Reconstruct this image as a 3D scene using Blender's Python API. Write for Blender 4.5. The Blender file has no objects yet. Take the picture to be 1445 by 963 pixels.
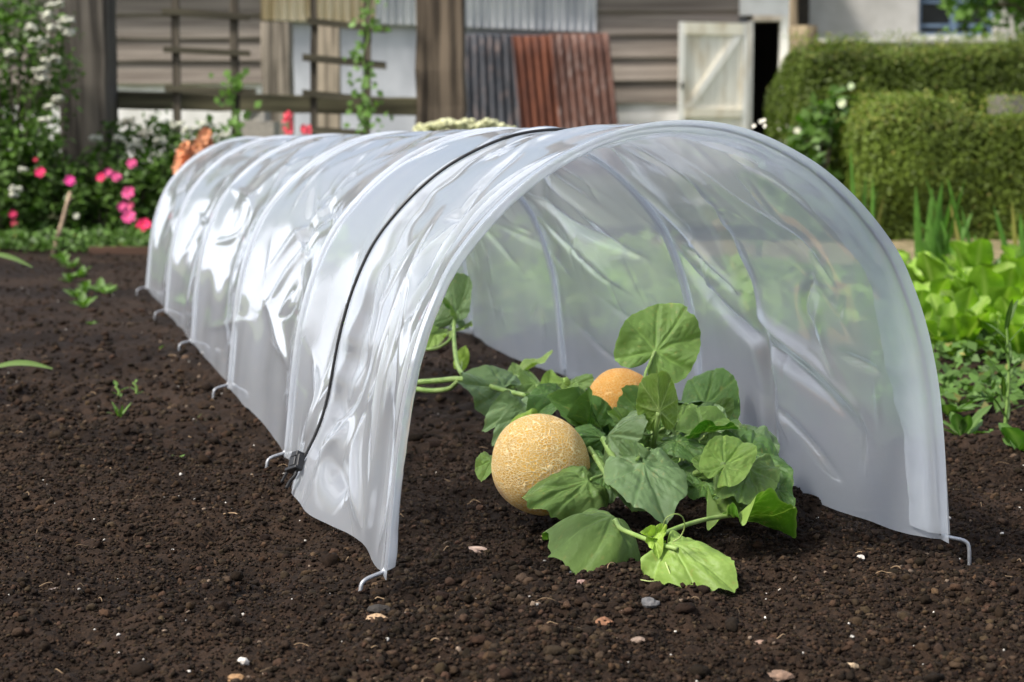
import bpy, math, random
import numpy as np
from mathutils import Vector
rng = np.random.default_rng(7)
random.seed(7)
S = bpy.context.scene
COL = S.collection
R = math.radians

# ------------------------------------------------------------------ camera
F, CX, CY = 2542.9, 722.5, 481.5
PITCH, CAMH = 0.11414, 0.4318
cam = bpy.data.cameras.new("camera"); camo = bpy.data.objects.new("camera", cam); COL.objects.link(camo)
cam.sensor_width = 36; cam.lens = F / 1445 * 36; cam.clip_end = 400; cam.clip_start = 0.05
camo.location = (0, 0, CAMH); camo.rotation_euler = (math.pi / 2 - PITCH, 0, 0)
cam.dof.use_dof = True; cam.dof.focus_distance = 1.93; cam.dof.aperture_fstop = 8.8
S.camera = camo

def ray(x, y):
    dx = (x - CX) / F; dy = -(y - CY) / F
    return np.array([dx, math.cos(PITCH) + dy * math.sin(PITCH), -math.sin(PITCH) + dy * math.cos(PITCH)])
def at(x, y, Y):
    d = ray(x, y); return np.array([0, 0, CAMH]) + d * (Y / d[1])
def gnd(x, y, z=-0.018):
    d = ray(x, y); return np.array([0, 0, CAMH]) + d * ((z - CAMH) / d[2])

# ------------------------------------------------------------------ noise
def _h(ix, iy, iz, seed):
    n = (ix.astype(np.int64) * 374761393 + iy.astype(np.int64) * 668265263 + iz.astype(np.int64) * 2147483647 + seed * 974711) & 0x7fffffff
    n = ((n ^ (n >> 13)) * 1274126177) & 0x7fffffff
    n = ((n ^ (n >> 16)) * 1911520717) & 0x7fffffff
    return (n ^ (n >> 15)) / 0x7fffffff
def vnoise(x, y, z=None, seed=0):
    x = np.asarray(x, float); y = np.asarray(y, float)
    z = np.zeros_like(x) if z is None else np.asarray(z, float)
    ix, iy, iz = np.floor(x), np.floor(y), np.floor(z)
    fx, fy, fz = x - ix, y - iy, z - iz
    fx = fx * fx * fx * (fx * (fx * 6 - 15) + 10); fy = fy * fy * fy * (fy * (fy * 6 - 15) + 10); fz = fz * fz * (3 - 2 * fz)
    r = 0
    for a in (0, 1):
        for b in (0, 1):
            for c in (0, 1):
                w = (fx if a else 1 - fx) * (fy if b else 1 - fy) * (fz if c else 1 - fz)
                r = r + w * _h(ix + a, iy + b, iz + c, seed)
    return r * 2 - 1
def fbm(x, y, z=None, o=4, seed=0, g=.5):
    r = 0; a = 1; f = 1
    for i in range(o):
        r = r + a * vnoise(x * f, y * f, None if z is None else z * f, seed + i * 17); a *= g; f *= 2.03
    return r
def worley(x, y, seed=0):
    ix, iy = np.floor(x), np.floor(y); best = np.full(x.shape, 9.0)
    for a in (-1, 0, 1):
        for b in (-1, 0, 1):
            cx = ix + a + _h(ix + a, iy + b, ix * 0, seed); cy = iy + b + _h(ix + a, iy + b, ix * 0 + 5, seed + 3)
            best = np.minimum(best, np.hypot(x - cx, y - cy))
    return best

# ------------------------------------------------------------------ mesh helpers
class MB:
    def __init__(s): s.V = []; s.F = []; s.C = []; s.n = 0
    def add(s, V, Fs, c=None):
        V = np.asarray(V, float).reshape(-1, 3)
        for f in (Fs if isinstance(Fs, list) and len(Fs) and isinstance(Fs[0], np.ndarray) else [np.asarray(Fs)]):
            s.F.append(f + s.n)
        s.V.append(V); s.n += len(V)
        c = (1, 1, 1) if c is None else c
        c = np.asarray(c, float)
        s.C.append(np.broadcast_to(c, (len(V), 3)) if c.ndim == 1 else c)
    def box(s, lo, hi, c=None, jit=0):
        x0, y0, z0 = lo; x1, y1, z1 = hi
        V = np.array([[x0,y0,z0],[x1,y0,z0],[x1,y1,z0],[x0,y1,z0],[x0,y0,z1],[x1,y0,z1],[x1,y1,z1],[x0,y1,z1]], float)
        if jit: V += rng.uniform(-jit, jit, V.shape)
        s.add(V, np.array([[0,3,2,1],[4,5,6,7],[0,1,5,4],[1,2,6,5],[2,3,7,6],[3,0,4,7]]), c)
    def hexa(s, V, c=None):
        s.add(V, np.array([[0,3,2,1],[4,5,6,7],[0,1,5,4],[1,2,6,5],[2,3,7,6],[3,0,4,7]]), c)
    def grid(s, P, c=None, close=False):
        n, m = P.shape[:2]
        i, j = np.meshgrid(np.arange(n - 1), np.arange(m if close else m - 1), indexing='ij')
        j2 = (j + 1) % m
        f = np.stack([i * m + j, i * m + j2, (i + 1) * m + j2, (i + 1) * m + j], -1).reshape(-1, 4)
        s.add(P.reshape(-1, 3), f, None if c is None else (np.asarray(c).reshape(-1, 3) if np.ndim(c) > 1 else c))
    def tube(s, pts, r, k=8, c=None, cap=True):
        pts = np.asarray(pts, float); n = len(pts); r = np.broadcast_to(np.asarray(r, float), (n,))
        T = np.gradient(pts, axis=0); T /= np.linalg.norm(T, axis=1)[:, None] + 1e-12
        up = np.array([0, 0, 1.]) if abs(T[0][2]) < .9 else np.array([0, 1., 0])
        N = np.cross(T[0], up); N /= np.linalg.norm(N); P = []
        a = np.linspace(0, 2 * np.pi, k, endpoint=False)
        for i in range(n):
            N = N - T[i] * np.dot(N, T[i]); N /= np.linalg.norm(N); B = np.cross(T[i], N)
            P.append(pts[i] + r[i] * (np.cos(a)[:, None] * N + np.sin(a)[:, None] * B))
        P = np.array(P)
        if cap:
            P = np.concatenate([np.repeat(pts[:1][:, None], k, 1), P, np.repeat(pts[-1:][:, None], k, 1)])
        s.grid(P, c, close=True)
    def build(s, name, mat, parent=None, smooth=True, origin=None):
        V = np.concatenate(s.V); C = np.concatenate(s.C)
        if origin is not None: V = V - np.asarray(origin)
        me = bpy.data.meshes.new(name)
        loops = np.concatenate([f.reshape(-1) for f in s.F]); sizes = np.concatenate([np.full(len(f), f.shape[1]) for f in s.F])
        me.vertices.add(len(V)); me.vertices.foreach_set("co", V.astype(np.float32).ravel())
        me.loops.add(len(loops)); me.loops.foreach_set("vertex_index", loops.astype(np.int32))
        me.polygons.add(len(sizes)); st = np.concatenate([[0], np.cumsum(sizes)[:-1]])
        me.polygons.foreach_set("loop_start", st.astype(np.int32)); me.polygons.foreach_set("loop_total", sizes.astype(np.int32))
        me.polygons.foreach_set("use_smooth", np.full(len(sizes), bool(smooth)))
        at_ = me.color_attributes.new("tint", 'FLOAT_COLOR', 'POINT')
        at_.data.foreach_set("color", np.concatenate([C, np.ones((len(C), 1))], 1).astype(np.float32).ravel())
        me.update(calc_edges=True); me.validate()
        me.materials.append(mat)
        o = bpy.data.objects.new(name, me); COL.objects.link(o)
        if parent is not None: o.parent = parent
        return o

def spline(pts, n=40):
    pts = np.asarray(pts, float)
    if len(pts) < 3: return np.array([pts[0] + (pts[-1] - pts[0]) * t for t in np.linspace(0, 1, n)])
    P = np.concatenate([[2 * pts[0] - pts[1]], pts, [2 * pts[-1] - pts[-2]]]); out = []
    m = len(pts) - 1
    for u in np.linspace(0, m - 1e-9, n):
        i = int(u); t = u - i; p0, p1, p2, p3 = P[i:i + 4]
        out.append(.5 * ((2 * p1) + (-p0 + p2) * t + (2 * p0 - 5 * p1 + 4 * p2 - p3) * t * t + (-p0 + 3 * p1 - 3 * p2 + p3) * t ** 3))
    return np.array(out)

def tag(o, label=None, cat=None, group=None, kind=None):
    if label: o["label"] = label
    if cat: o["category"] = cat
    if group: o["group"] = group
    if kind: o["kind"] = kind
    return o
def empty(name, loc, label, cat, group=None):
    o = bpy.data.objects.new(name, None); COL.objects.link(o); o.location = [float(v) for v in loc]; o.empty_display_size = .05
    return tag(o, label, cat, group)

# ------------------------------------------------------------------ materials
def mat(name):
    m = bpy.data.materials.new(name); m.use_nodes = True
    nt = m.node_tree; nt.nodes.clear()
    out = nt.nodes.new("ShaderNodeOutputMaterial")
    def N(t, **k):
        n = nt.nodes.new(t)
        for a, b in k.items():
            if a == 'ins':
                for q, v in b.items():
                    sk = n.inputs[q]
                    if hasattr(v, 'is_linked'): nt.links.new(v, sk)
                    else: sk.default_value = v
            else: setattr(n, a, b)
        return n
    return m, nt, N, out
def c4(c): return (c[0], c[1], c[2], 1)
def mixc(N, fac, a, b, bt='MIX'):
    n = N("ShaderNodeMix", data_type='RGBA', blend_type=bt)
    L = n.id_data.links
    for i, v in ((0, fac), (6, a), (7, b)):
        if hasattr(v, 'is_linked'): L.new(v, n.inputs[i])
        else: n.inputs[i].default_value = v if i == 0 else (c4(v) if len(v) == 3 else v)
    return n.outputs[2]
def ramp(N, x, lo, hi, interp='SMOOTHSTEP'):
    n = N("ShaderNodeMapRange", interpolation_type=interp, ins={0: x, 1: lo, 2: hi, 3: 0.0, 4: 1.0}); return n.outputs[0]
def coords(N, scale=(1, 1, 1), rot=(0, 0, 0), kind=3):
    tc = N("ShaderNodeTexCoord"); mp = N("ShaderNodeMapping", ins={0: tc.outputs[kind], 2: rot, 3: scale}); return mp.outputs[0]
def noise(N, vec, scale, detail=4, rough=.55, dist=0):
    return N("ShaderNodeTexNoise", ins={'Vector': vec, 'Scale': scale, 'Detail': detail, 'Roughness': rough, 'Distortion': dist}).outputs[0]
def bump(N, h, strength=.3, dist=.01):
    return N("ShaderNodeBump", ins={'Strength': strength, 'Distance': dist, 'Height': h}).outputs[0]
def tintnode(N): return N("ShaderNodeVertexColor", layer_name="tint").outputs[0]

def simple(name, c1, c2, scale=8, stretch=(1, 1, 1), rough=.7, bmp=.3, bd=.005, tint=True, metal=0, spec=.3, lo=.35, hi=.65, detail=6):
    m, nt, N, out = mat(name)
    v = coords(N, stretch); n = noise(N, v, scale, detail)
    c = mixc(N, ramp(N, n, lo, hi), c1, c2)
    if tint: c = mixc(N, 1.0, c, tintnode(N), 'MULTIPLY')
    b = N("ShaderNodeBsdfPrincipled", ins={'Base Color': c, 'Roughness': rough, 'Metallic': metal, 'Specular IOR Level': spec})
    if bmp: nt.links.new(bump(N, n, bmp, bd), b.inputs['Normal'])
    nt.links.new(b.outputs[0], out.inputs[0]); return m

def leafmat(name, top, under, vein=None, trans=.3, rough=.45, nscale=60, spec=.22, bmp=.25, transc=None):
    """tint.r multiplies value, tint.g carries vein strength, tint.b carries dryness"""
    m, nt, N, out = mat(name)
    t = N("ShaderNodeSeparateColor", ins={0: tintnode(N)})
    v = coords(N); n = noise(N, v, nscale, 4)
    n2 = noise(N, v, nscale * .25, 3)
    top2 = mixc(N, ramp(N, n2, .35, .68), top, tuple(x * .72 for x in top))
    geo = N("ShaderNodeNewGeometry")
    c = mixc(N, geo.outputs['Backfacing'], top2, under)
    if vein is not None: c = mixc(N, t.outputs[1], c, vein); n = noise(N, v, 260, 4, .6)
    c = mixc(N, t.outputs[2], c, (.32, .25, .08))
    val = N("ShaderNodeMath", operation='MULTIPLY', ins={0: t.outputs[0], 1: 1.0})
    cc = N("ShaderNodeCombineColor", ins={0: val.outputs[0], 1: val.outputs[0], 2: val.outputs[0]})
    c = mixc(N, 1.0, c, cc.outputs[0], 'MULTIPLY')
    b = N("ShaderNodeBsdfPrincipled", ins={'Base Color': c, 'Roughness': rough, 'Specular IOR Level': spec})
    if bmp: nt.links.new(bump(N, n, bmp * 1.6 if vein is not None else bmp, .0016), b.inputs['Normal'])
    tr = N("ShaderNodeBsdfTranslucent", ins={0: mixc(N, 1.0, c, transc or (1.5, 1.7, .6), 'MULTIPLY')})
    mx = N("ShaderNodeMixShader", ins={0: trans, 1: b.outputs[0], 2: tr.outputs[0]})
    nt.links.new(mx.outputs[0], out.inputs[0]); return m

def filmmat(name="polythene_film", milk=.21):
    m, nt, N, out = mat(name)
    lw = N("ShaderNodeLayerWeight", ins={0: .5})
    p5 = N("ShaderNodeMath", operation='POWER', ins={0: lw.outputs['Facing'], 1: 4.0})
    fr = N("ShaderNodeMath", operation='MULTIPLY_ADD', ins={0: p5.outputs[0], 1: .80, 2: .085})
    v = coords(N)
    v2 = coords(N, (1, .6, 1))
    n1 = noise(N, v2, 22, 3, .5, .6); n2 = noise(N, v, 90, 2)
    hh = N("ShaderNodeMath", operation='MULTIPLY_ADD', ins={0: n2, 1: .12, 2: n1})
    bp = bump(N, hh.outputs[0], .05, .003)
    cl = ramp(N, noise(N, v, 7, 4, .6, .5), .3, .75)
    tcol = mixc(N, cl, (.90, .945, 1.0), (.84, .89, .98))
    tr = N("ShaderNodeBsdfTransparent", ins={0: c4((.93, .955, .985))})
    rf = N("ShaderNodeBsdfRefraction", distribution='GGX', ins={'Color': c4((.93, .96, 1)), 'Roughness': .36, 'IOR': 1.05})
    tl = N("ShaderNodeBsdfTranslucent", ins={'Color': tcol, 'Normal': bp})
    df = N("ShaderNodeBsdfDiffuse", ins={'Color': tcol, 'Normal': bp})
    a = N("ShaderNodeMixShader", ins={0: .50, 1: tr.outputs[0], 2: rf.outputs[0]})
    d = N("ShaderNodeMixShader", ins={0: .45, 1: tl.outputs[0], 2: df.outputs[0]})
    # longer path through the film at grazing angles: milkier
    mf = N("ShaderNodeMath", operation='MULTIPLY_ADD', ins={0: lw.outputs['Facing'], 1: .42, 2: milk})
    e = N("ShaderNodeMixShader", ins={0: mf.outputs[0], 1: a.outputs[0], 2: d.outputs[0]})
    g = N("ShaderNodeBsdfGlossy", ins={'Color': c4((.96, .98, 1)), 'Roughness': .06, 'Normal': bp})
    f = N("ShaderNodeMixShader", ins={0: fr.outputs[0], 1: e.outputs[0], 2: g.outputs[0]})
    nt.links.new(f.outputs[0], out.inputs[0]); return m

def soilmat():
    m, nt, N, out = mat("dark_garden_soil")
    v = coords(N); n = noise(N, v, 160, 6, .65); n2 = noise(N, v, 18, 5, .6); n3 = noise(N, v, 2.2, 3)
    c = mixc(N, ramp(N, n, .3, .75), (.0075, .0044, .0027), (.036, .021, .012))
    c = mixc(N, ramp(N, n2, .45, .75), c, (.036, .021, .013))
    c = mixc(N, ramp(N, n3, .42, .62), c, mixc(N, 1.0, c, (.45, .42, .40), 'MULTIPLY'))
    b = N("ShaderNodeBsdfPrincipled", ins={'Base Color': c, 'Roughness': .9, 'Specular IOR Level': .15})
    nt.links.new(bump(N, n, .8, .006), b.inputs['Normal']); nt.links.new(b.outputs[0], out.inputs[0]); return m

def melonmat(name, base, base2, net, netw=.15, scale=270, axis=(1, 0, 0), amt=1.0):
    m, nt, N, out = mat(name)
    v = coords(N, (1, 1, 1))
    nz = N("ShaderNodeTexNoise", ins={'Vector': v, 'Scale': 45.0, 'Detail': 3.0})
    off = N("ShaderNodeVectorMath", operation='MULTIPLY_ADD', ins={0: nz.outputs['Color'], 1: (.011, .011, .011), 2: v})
    mp = N("ShaderNodeMapping", ins={0: off.outputs[0], 2: (0, R(-24), 0), 3: (.72, 1.0, 1.35)})
    vo = N("ShaderNodeTexVoronoi", feature='DISTANCE_TO_EDGE', ins={'Vector': mp.outputs[0], 'Scale': scale})
    vo2 = N("ShaderNodeTexVoronoi", feature='DISTANCE_TO_EDGE', ins={'Vector': mp.outputs[0], 'Scale': scale * 1.9})
    wn = noise(N, v, 40, 3)
    wd = N("ShaderNodeMath", operation='MULTIPLY_ADD', ins={0: wn, 1: netw * 1.4, 2: netw * .55})
    k1 = N("ShaderNodeMapRange", interpolation_type='SMOOTHSTEP', ins={0: vo.outputs[0], 1: 0.0, 2: wd.outputs[0], 3: 1.0, 4: 0.0})
    k2 = N("ShaderNodeMapRange", interpolation_type='SMOOTHSTEP', ins={0: vo2.outputs[0], 1: 0.0, 2: netw * .7, 3: .55, 4: 0.0})
    k = N("ShaderNodeMath", operation='MAXIMUM', ins={0: k1.outputs[0], 1: k2.outputs[0]})
    ka = N("ShaderNodeMath", operation='MULTIPLY', ins={0: k.outputs[0], 1: amt})
    bc = mixc(N, ramp(N, noise(N, v, 22, 4), .35, .65), base, base2)
    c = mixc(N, ka.outputs[0], bc, net)
    # blossom scar (tint.g) and soil-stained underside (tint.b)
    t = N("ShaderNodeSeparateColor", ins={0: tintnode(N)})
    inv = N("ShaderNodeMath", operation='SUBTRACT', ins={0: 1.0, 1: t.outputs[1]})
    c = mixc(N, inv.outputs[0], c, (.42, .24, .15))
    b = N("ShaderNodeBsdfPrincipled", ins={'Base Color': c, 'Roughness': .55, 'Specular IOR Level': .3})
    nt.links.new(bump(N, ka.outputs[0], .75, .0022), b.inputs['Normal']); nt.links.new(b.outputs[0], out.inputs[0]); return m

def rustmat(name, a, b_, cc, thr=(.42, .6)):
    m, nt, N, out = mat(name)
    v = coords(N, (1, 1, .25)); n = noise(N, v, 5, 8, .7); n2 = noise(N, v, 22, 5, .6)
    c = mixc(N, ramp(N, n, *thr), a, b_); c = mixc(N, ramp(N, n2, .5, .72), c, cc)
    c = mixc(N, 1.0, c, tintnode(N), 'MULTIPLY')
    b = N("ShaderNodeBsdfPrincipled", ins={'Base Color': c, 'Roughness': .7, 'Metallic': .1, 'Specular IOR Level': .3})
    nt.links.new(bump(N, n2, .3, .004), b.inputs['Normal']); nt.links.new(b.outputs[0], out.inputs[0]); return m

M = {}
M['film'] = filmmat(); M['weld'] = filmmat("welded_double_film", .36)
M['soil'] = soilmat()
M['crumb'] = simple("soil_crumb", (.8, .8, .8), (1.2, 1.2, 1.2), 300, rough=.9, bmp=.6, bd=.002, spec=.12)
M['stone'] = simple("pale_stone", (.75, .75, .75), (1.15, 1.1, 1.05), 120, rough=.8, bmp=.5, bd=.002, spec=.2)
M['straw'] = simple("dry_straw", (.8, .8, .8), (1.2, 1.2, 1.2), 80, rough=.8, bmp=0, spec=.2)
M['steel'] = simple("galvanised_steel", (.27, .28, .30), (.40, .41, .43), 120, rough=.42, bmp=.1, bd=.001, metal=.6, spec=.5, tint=False)
M['black'] = simple("black_plastic", (.010, .010, .011), (.018, .018, .019), 200, rough=.42, bmp=.1, bd=.001, tint=False, spec=.4)
VE = (.30, .40, .12)
M['dark'] = leafmat("melon_leaf_shaded", (.018, .068, .007), (.075, .15, .035), (.13, .22, .05), .22, .42)  # inner leaves: shade within the clump put into a darker green
M['mid'] = leafmat("melon_leaf_mid", (.032, .120, .010), (.13, .21, .05), (.20, .31, .08), .25, .42)
M['light'] = leafmat("melon_leaf_light", (.085, .21, .018), (.19, .29, .06), (.26, .38, .10), .28, .45)
M['grey'] = leafmat("melon_leaf_grey", (.052, .112, .036), (.13, .2, .08), (.12, .2, .075), .18, .38)
M['under'] = leafmat("melon_leaf_under", (.17, .26, .055), (.19, .28, .07), (.36, .44, .18), .3, .5)
M['young'] = leafmat("melon_leaf_young", (.22, .36, .04), (.26, .38, .06), (.32, .44, .12), .32, .45)
M['stem'] = simple("melon_stem", (.15, .24, .05), (.24, .33, .10), 60, rough=.5, bmp=.2, bd=.001, tint=True)
M['melon'] = melonmat("netted_melon_rind", (.82, .45, .065), (.70, .35, .04), (.95, .75, .40))
M['melon2'] = melonmat("orange_melon_rind", (.76, .33, .04), (.68, .27, .03), (.86, .58, .24), netw=.12, amt=.75)
M['hedge'] = leafmat("hedge_leaf", (.088, .145, .010), (.11, .155, .022), None, .25, .5, bmp=0)
M['bushleaf'] = leafmat("bush_leaf", (.052, .120, .014), (.075, .14, .025), None, .25, .45, bmp=0)
M['lettuce'] = leafmat("lettuce_leaf", (.17, .31, .028), (.22, .35, .05), (.40, .50, .15), .38, .42, bmp=.3)
M['blade'] = leafmat("sword_leaf", (.10, .22, .035), (.12, .23, .05), None, .3, .45, bmp=0)
M['weed'] = leafmat("weed_leaf", (.060, .145, .022), (.09, .17, .035), (.2, .3, .1), .28, .5, bmp=0)
M['core'] = simple("shaded_hedge_core", (.012, .016, .006), (.03, .03, .014), 30, rough=.95, bmp=.5, bd=.01, tint=False, spec=.1)  # shade between the hedge leaves put into a near-black core colour
M['petal'] = simple("petal", (.9, .9, .9), (1.1, 1.1, 1.1), 40, rough=.6, bmp=0, spec=.2)
M['oldwood'] = simple("weathered_timber", (.055, .046, .036), (.27, .235, .195), 26, (1, 1, .045), rough=.85, bmp=.5, bd=.006)
M['rail'] = simple("weathered_rail", (.06, .053, .038), (.20, .18, .135), 24, (.05, 1, 1), rough=.85, bmp=.5, bd=.006)
M['boards'] = simple("weathered_boards", (.16, .134, .112), (.30, .262, .222), 34, (.022, 1, 1), rough=.85, bmp=.4, bd=.006)
M['paint'] = simple("chipped_white_paint", (.64, .56, .43), (.88, .85, .77), 5, (1, 1, .3), rough=.7, bmp=.2, bd=.003, lo=.28, hi=.5)
M['white'] = simple("limewashed_wall", (.62, .60, .56), (.78, .76, .73), 3, rough=.85, bmp=.4, bd=.01)
M['greywall'] = simple("grey_and_shaded_wall", (.42, .40, .37), (.52, .50, .47), 3, rough=.9, bmp=.3, bd=.01)  # grey garden wall; on the house, shade of a white wall put into colour
M['bluepaint'] = simple("blue_paint", (.10, .15, .22), (.16, .22, .31), 6, rough=.5, bmp=0, tint=False)
M['panel'] = simple("grey_flat_sheet", (.38, .39, .42), (.50, .51, .54), 2.5, (1, 1, .5), rough=.6, bmp=.1)
M['galv'] = simple("corrugated_galvanised", (.46, .47, .49), (.68, .68, .68), 4, (1, 1, .25), rough=.5, bmp=.1)
M['cream'] = simple("corrugated_cream", (.52, .40, .22), (.72, .62, .44), 4, (1, 1, .25), rough=.55, bmp=.1)
M['rust'] = rustmat("rusty_red_iron", (.085, .028, .016), (.145, .05, .027), (.06, .025, .018))
M['rust2'] = rustmat("rusty_brown_iron", (.075, .034, .025), (.14, .07, .052), (.26, .20, .18), (.38, .62))
M['blackiron'] = rustmat("blackened_iron", (.030, .033, .040), (.065, .068, .078), (.16, .12, .11), (.4, .6))
M['roof'] = simple("old_slate", (.10, .10, .11), (.17, .16, .16), 4, rough=.8, tint=False)
M['barnshade'] = simple("barn_dark_inside", (.03, .025, .02), (.05, .04, .03), 4, rough=.95, tint=False)  # shade inside the barn put into the wall and floor colour
M['bark'] = simple("bark", (.07, .055, .04), (.14, .11, .085), 14, (1, 1, .25), rough=.9, bmp=.6, bd=.01)
M['drygrass'] = simple("dry_path", (.12, .10, .045), (.23, .18, .10), 30, rough=.95, bmp=.6, bd=.01, tint=False)
M['edging'] = simple("edging_board", (.10, .055, .035), (.17, .09, .06), 20, (.1, 1, 1), rough=.85, bmp=.4)
def glassmat():
    m, nt, N, out = mat("window_glass")
    b = N("ShaderNodeBsdfPrincipled", ins={'Base Color': (.012, .014, .016, 1), 'Roughness': .06, 'Specular IOR Level': .5})
    nt.links.new(b.outputs[0], out.inputs[0]); return m
M['glass'] = glassmat()

# ------------------------------------------------------------------ ground
def gz(x, y):
    x = np.asarray(x, float); y = np.asarray(y, float)
    near = np.clip((6.5 - y) / 3, 0, 1)
    z = -.018 + .013 * fbm(x * 3.1, y * 3.1, o=3, seed=3) * near
    z = z + near * (.0075 * fbm(x * 17, y * 17, o=3, seed=9))
    z = z + near * (.0040 * fbm(x * 42, y * 42, o=3, seed=15, g=.6) - .0035 * np.abs(vnoise(x * 31, y * 31, seed=19)))
    w = worley(x * 90 + 9, y * 90, 11); z = z + near * .0028 * np.clip(.5 - w, 0, 1) * (vnoise(x * 12, y * 12, seed=2) > -.1)
    z = z + near * .0012 * vnoise(x * 170, y * 170, seed=21)
    return z
def graded(lo, hi, f0, f1, step, gro):
    a = list(np.arange(f0, f1, step)); s = step; v = a[-1]
    while v < hi: s *= gro; v += s; a.append(v)
    s = step; v = f0; b = []
    while v > lo: s *= gro; v -= s; b.append(v)
    return np.array(b[::-1] + a)
xs = graded(-90, 90, -.85, 1.05, .0055, 1.045); ys = graded(-30, 130, 1.25, 2.7, .005, 1.02)
X, Y = np.meshgrid(xs, ys, indexing='ij')
mb = MB(); mb.grid(np.stack([X, Y, gz(X, Y)], -1)); g = mb.build("ground", M['soil']); tag(g, kind='structure')

# dry path by the hedge
mb = MB(); xs2 = np.linspace(.35, 9, 80); ys2 = np.linspace(5.9, 7.25, 20)
X, Y = np.meshgrid(xs2, ys2, indexing='ij')
mb.grid(np.stack([X, Y, .012 + .012 * fbm(X * 6, Y * 6, seed=4)], -1)); tag(mb.build("path", M['drygrass']), kind='structure')

M['yardgrass'] = simple("rough_yard_grass", (.045, .070, .018), (.12, .125, .05), 9, rough=.95, bmp=.6, bd=.02, tint=False)
xs2 = np.linspace(-14, 16, 60); ys2 = np.linspace(8.4, 19.9, 40); X, Y = np.meshgrid(xs2, ys2, indexing='ij')
mb = MB(); mb.grid(np.stack([X, Y, .010 + .012 * fbm(X * 2, Y * 2, seed=6)], -1)); tag(mb.build("yard", M['yardgrass']), kind='structure')

# soil crumbs (uncountable)
def ico():
    v = np.array([[1,0,0],[-1,0,0],[0,1,0],[0,-1,0],[0,0,1],[0,0,-1]], float)
    f = [[0,2,4],[2,1,4],[1,3,4],[3,0,4],[2,0,5],[1,2,5],[3,1,5],[0,3,5]]
    def sub(v, f):
        v = list(map(tuple, v)); d = {}; nf = []
        def mid(a, b):
            k = (min(a, b), max(a, b))
            if k not in d:
                p = (np.array(v[a]) + np.array(v[b])) / 2; p /= np.linalg.norm(p); d[k] = len(v); v.append(tuple(p))
            return d[k]
        for a, b, c in f:
            ab, bc, ca = mid(a, b), mid(b, c), mid(c, a); nf += [[a, ab, ca], [b, bc, ab], [c, ca, bc], [ab, bc, ca]]
        return np.array(v), nf
    v1, f1 = sub(v, f); v2, f2 = sub(v1, f1)
    return (v1, np.array(f1)), (v2, np.array(f2))
ICO1, ICO2 = ico()
def lumps(mb, P, size, ico_, colr, flat=(.55, .9), rough=.28, sink=.25):
    v, f = ico_; n = len(P); k = len(v)
    r = 1 + rng.uniform(-rough, rough, (n, k, 1)); r[rng.random((n, k, 1)) < .12] *= .72
    sc = np.stack([rng.uniform(.7, 1.25, n), rng.uniform(.7, 1.25, n), rng.uniform(*flat, n)], -1) * size[:, None]
    a = rng.uniform(0, 6.283, n); W = v[None] * r * sc[:, None]
    tx = rng.normal(0, .5, n)
    y = W[..., 1] * np.cos(tx)[:, None] - W[..., 2] * np.sin(tx)[:, None]; z = W[..., 1] * np.sin(tx)[:, None] + W[..., 2] * np.cos(tx)[:, None]
    x = W[..., 0] * np.cos(a)[:, None] - y * np.sin(a)[:, None]; y = W[..., 0] * np.sin(a)[:, None] + y * np.cos(a)[:, None]
    V = np.stack([x, y, z], -1) + P[:, None]; V[..., 2] += (size * (.5 - sink))[:, None]
    Fc = f[None] + (np.arange(n) * k)[:, None, None]
    mb.add(V.reshape(-1, 3), Fc.reshape(-1, 3), np.repeat(colr, k, 0))
def spots(n, y0, y1, pw=1.0, margin=1.32, patch=None):
    u = rng.uniform(0, 1, n) ** pw; y = y0 + (y1 - y0) * u
    x = rng.uniform(-1, 1, n) * y * .284 * margin
    if patch is not None:
        kp = fbm(x * 4.5, y * 3.2, o=3, seed=patch) + rng.normal(0, .25, n) > 0; x, y = x[kp], y[kp]
    return np.stack([x, y, gz(x, y)], -1)
def crumbcol(n, lo=.012, hi=.05):
    v = rng.uniform(0, 1, n) ** 2.4 * (hi - lo) + lo; v = np.where(rng.random(n) < .03, v * rng.uniform(1.4, 2.6, n), v); w = rng.uniform(.54, .70, n); v = v * .78
    return np.stack([v, v * w, v * w * rng.uniform(.52, .68, n)], -1)
mb = MB()
P = spots(90000, 1.2, 2.6, 1.0); lumps(mb, P, rng.uniform(.0009, .0024, len(P)), ICO1, crumbcol(len(P), .011, .055), rough=.4)
P = spots(26000, 1.2, 3.2, 1.2, patch=51); lumps(mb, P, rng.uniform(.002, .0042, len(P)), ICO1, crumbcol(len(P), .012, .065), rough=.4)
P = spots(4200, 1.2, 3.6, 1.2, patch=57); lumps(mb, P, rng.uniform(.0036, .0062, len(P)), ICO2, crumbcol(len(P), .014, .07), rough=.2)
P = spots(170, 1.2, 4.5, 1.2); lumps(mb, P, rng.uniform(.006, .0095, len(P)), ICO2, crumbcol(len(P), .014, .05), rough=.2)
P = spots(14000, 2.5, 6.5, 1.3); lumps(mb, P, rng.uniform(.002, .0055, len(P)), ICO1, crumbcol(len(P), .012, .06), rough=.35)
P = spots(900, 2.6, 6.8, 1.2); lumps(mb, P, rng.uniform(.005, .012, len(P)), ICO1, crumbcol(len(P), .015, .055), rough=.35)
tag(mb.build("soil_crumbs", M['crumb']), kind='stuff', label="loose dark brown soil crumbs covering the vegetable bed", cat="soil")
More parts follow.
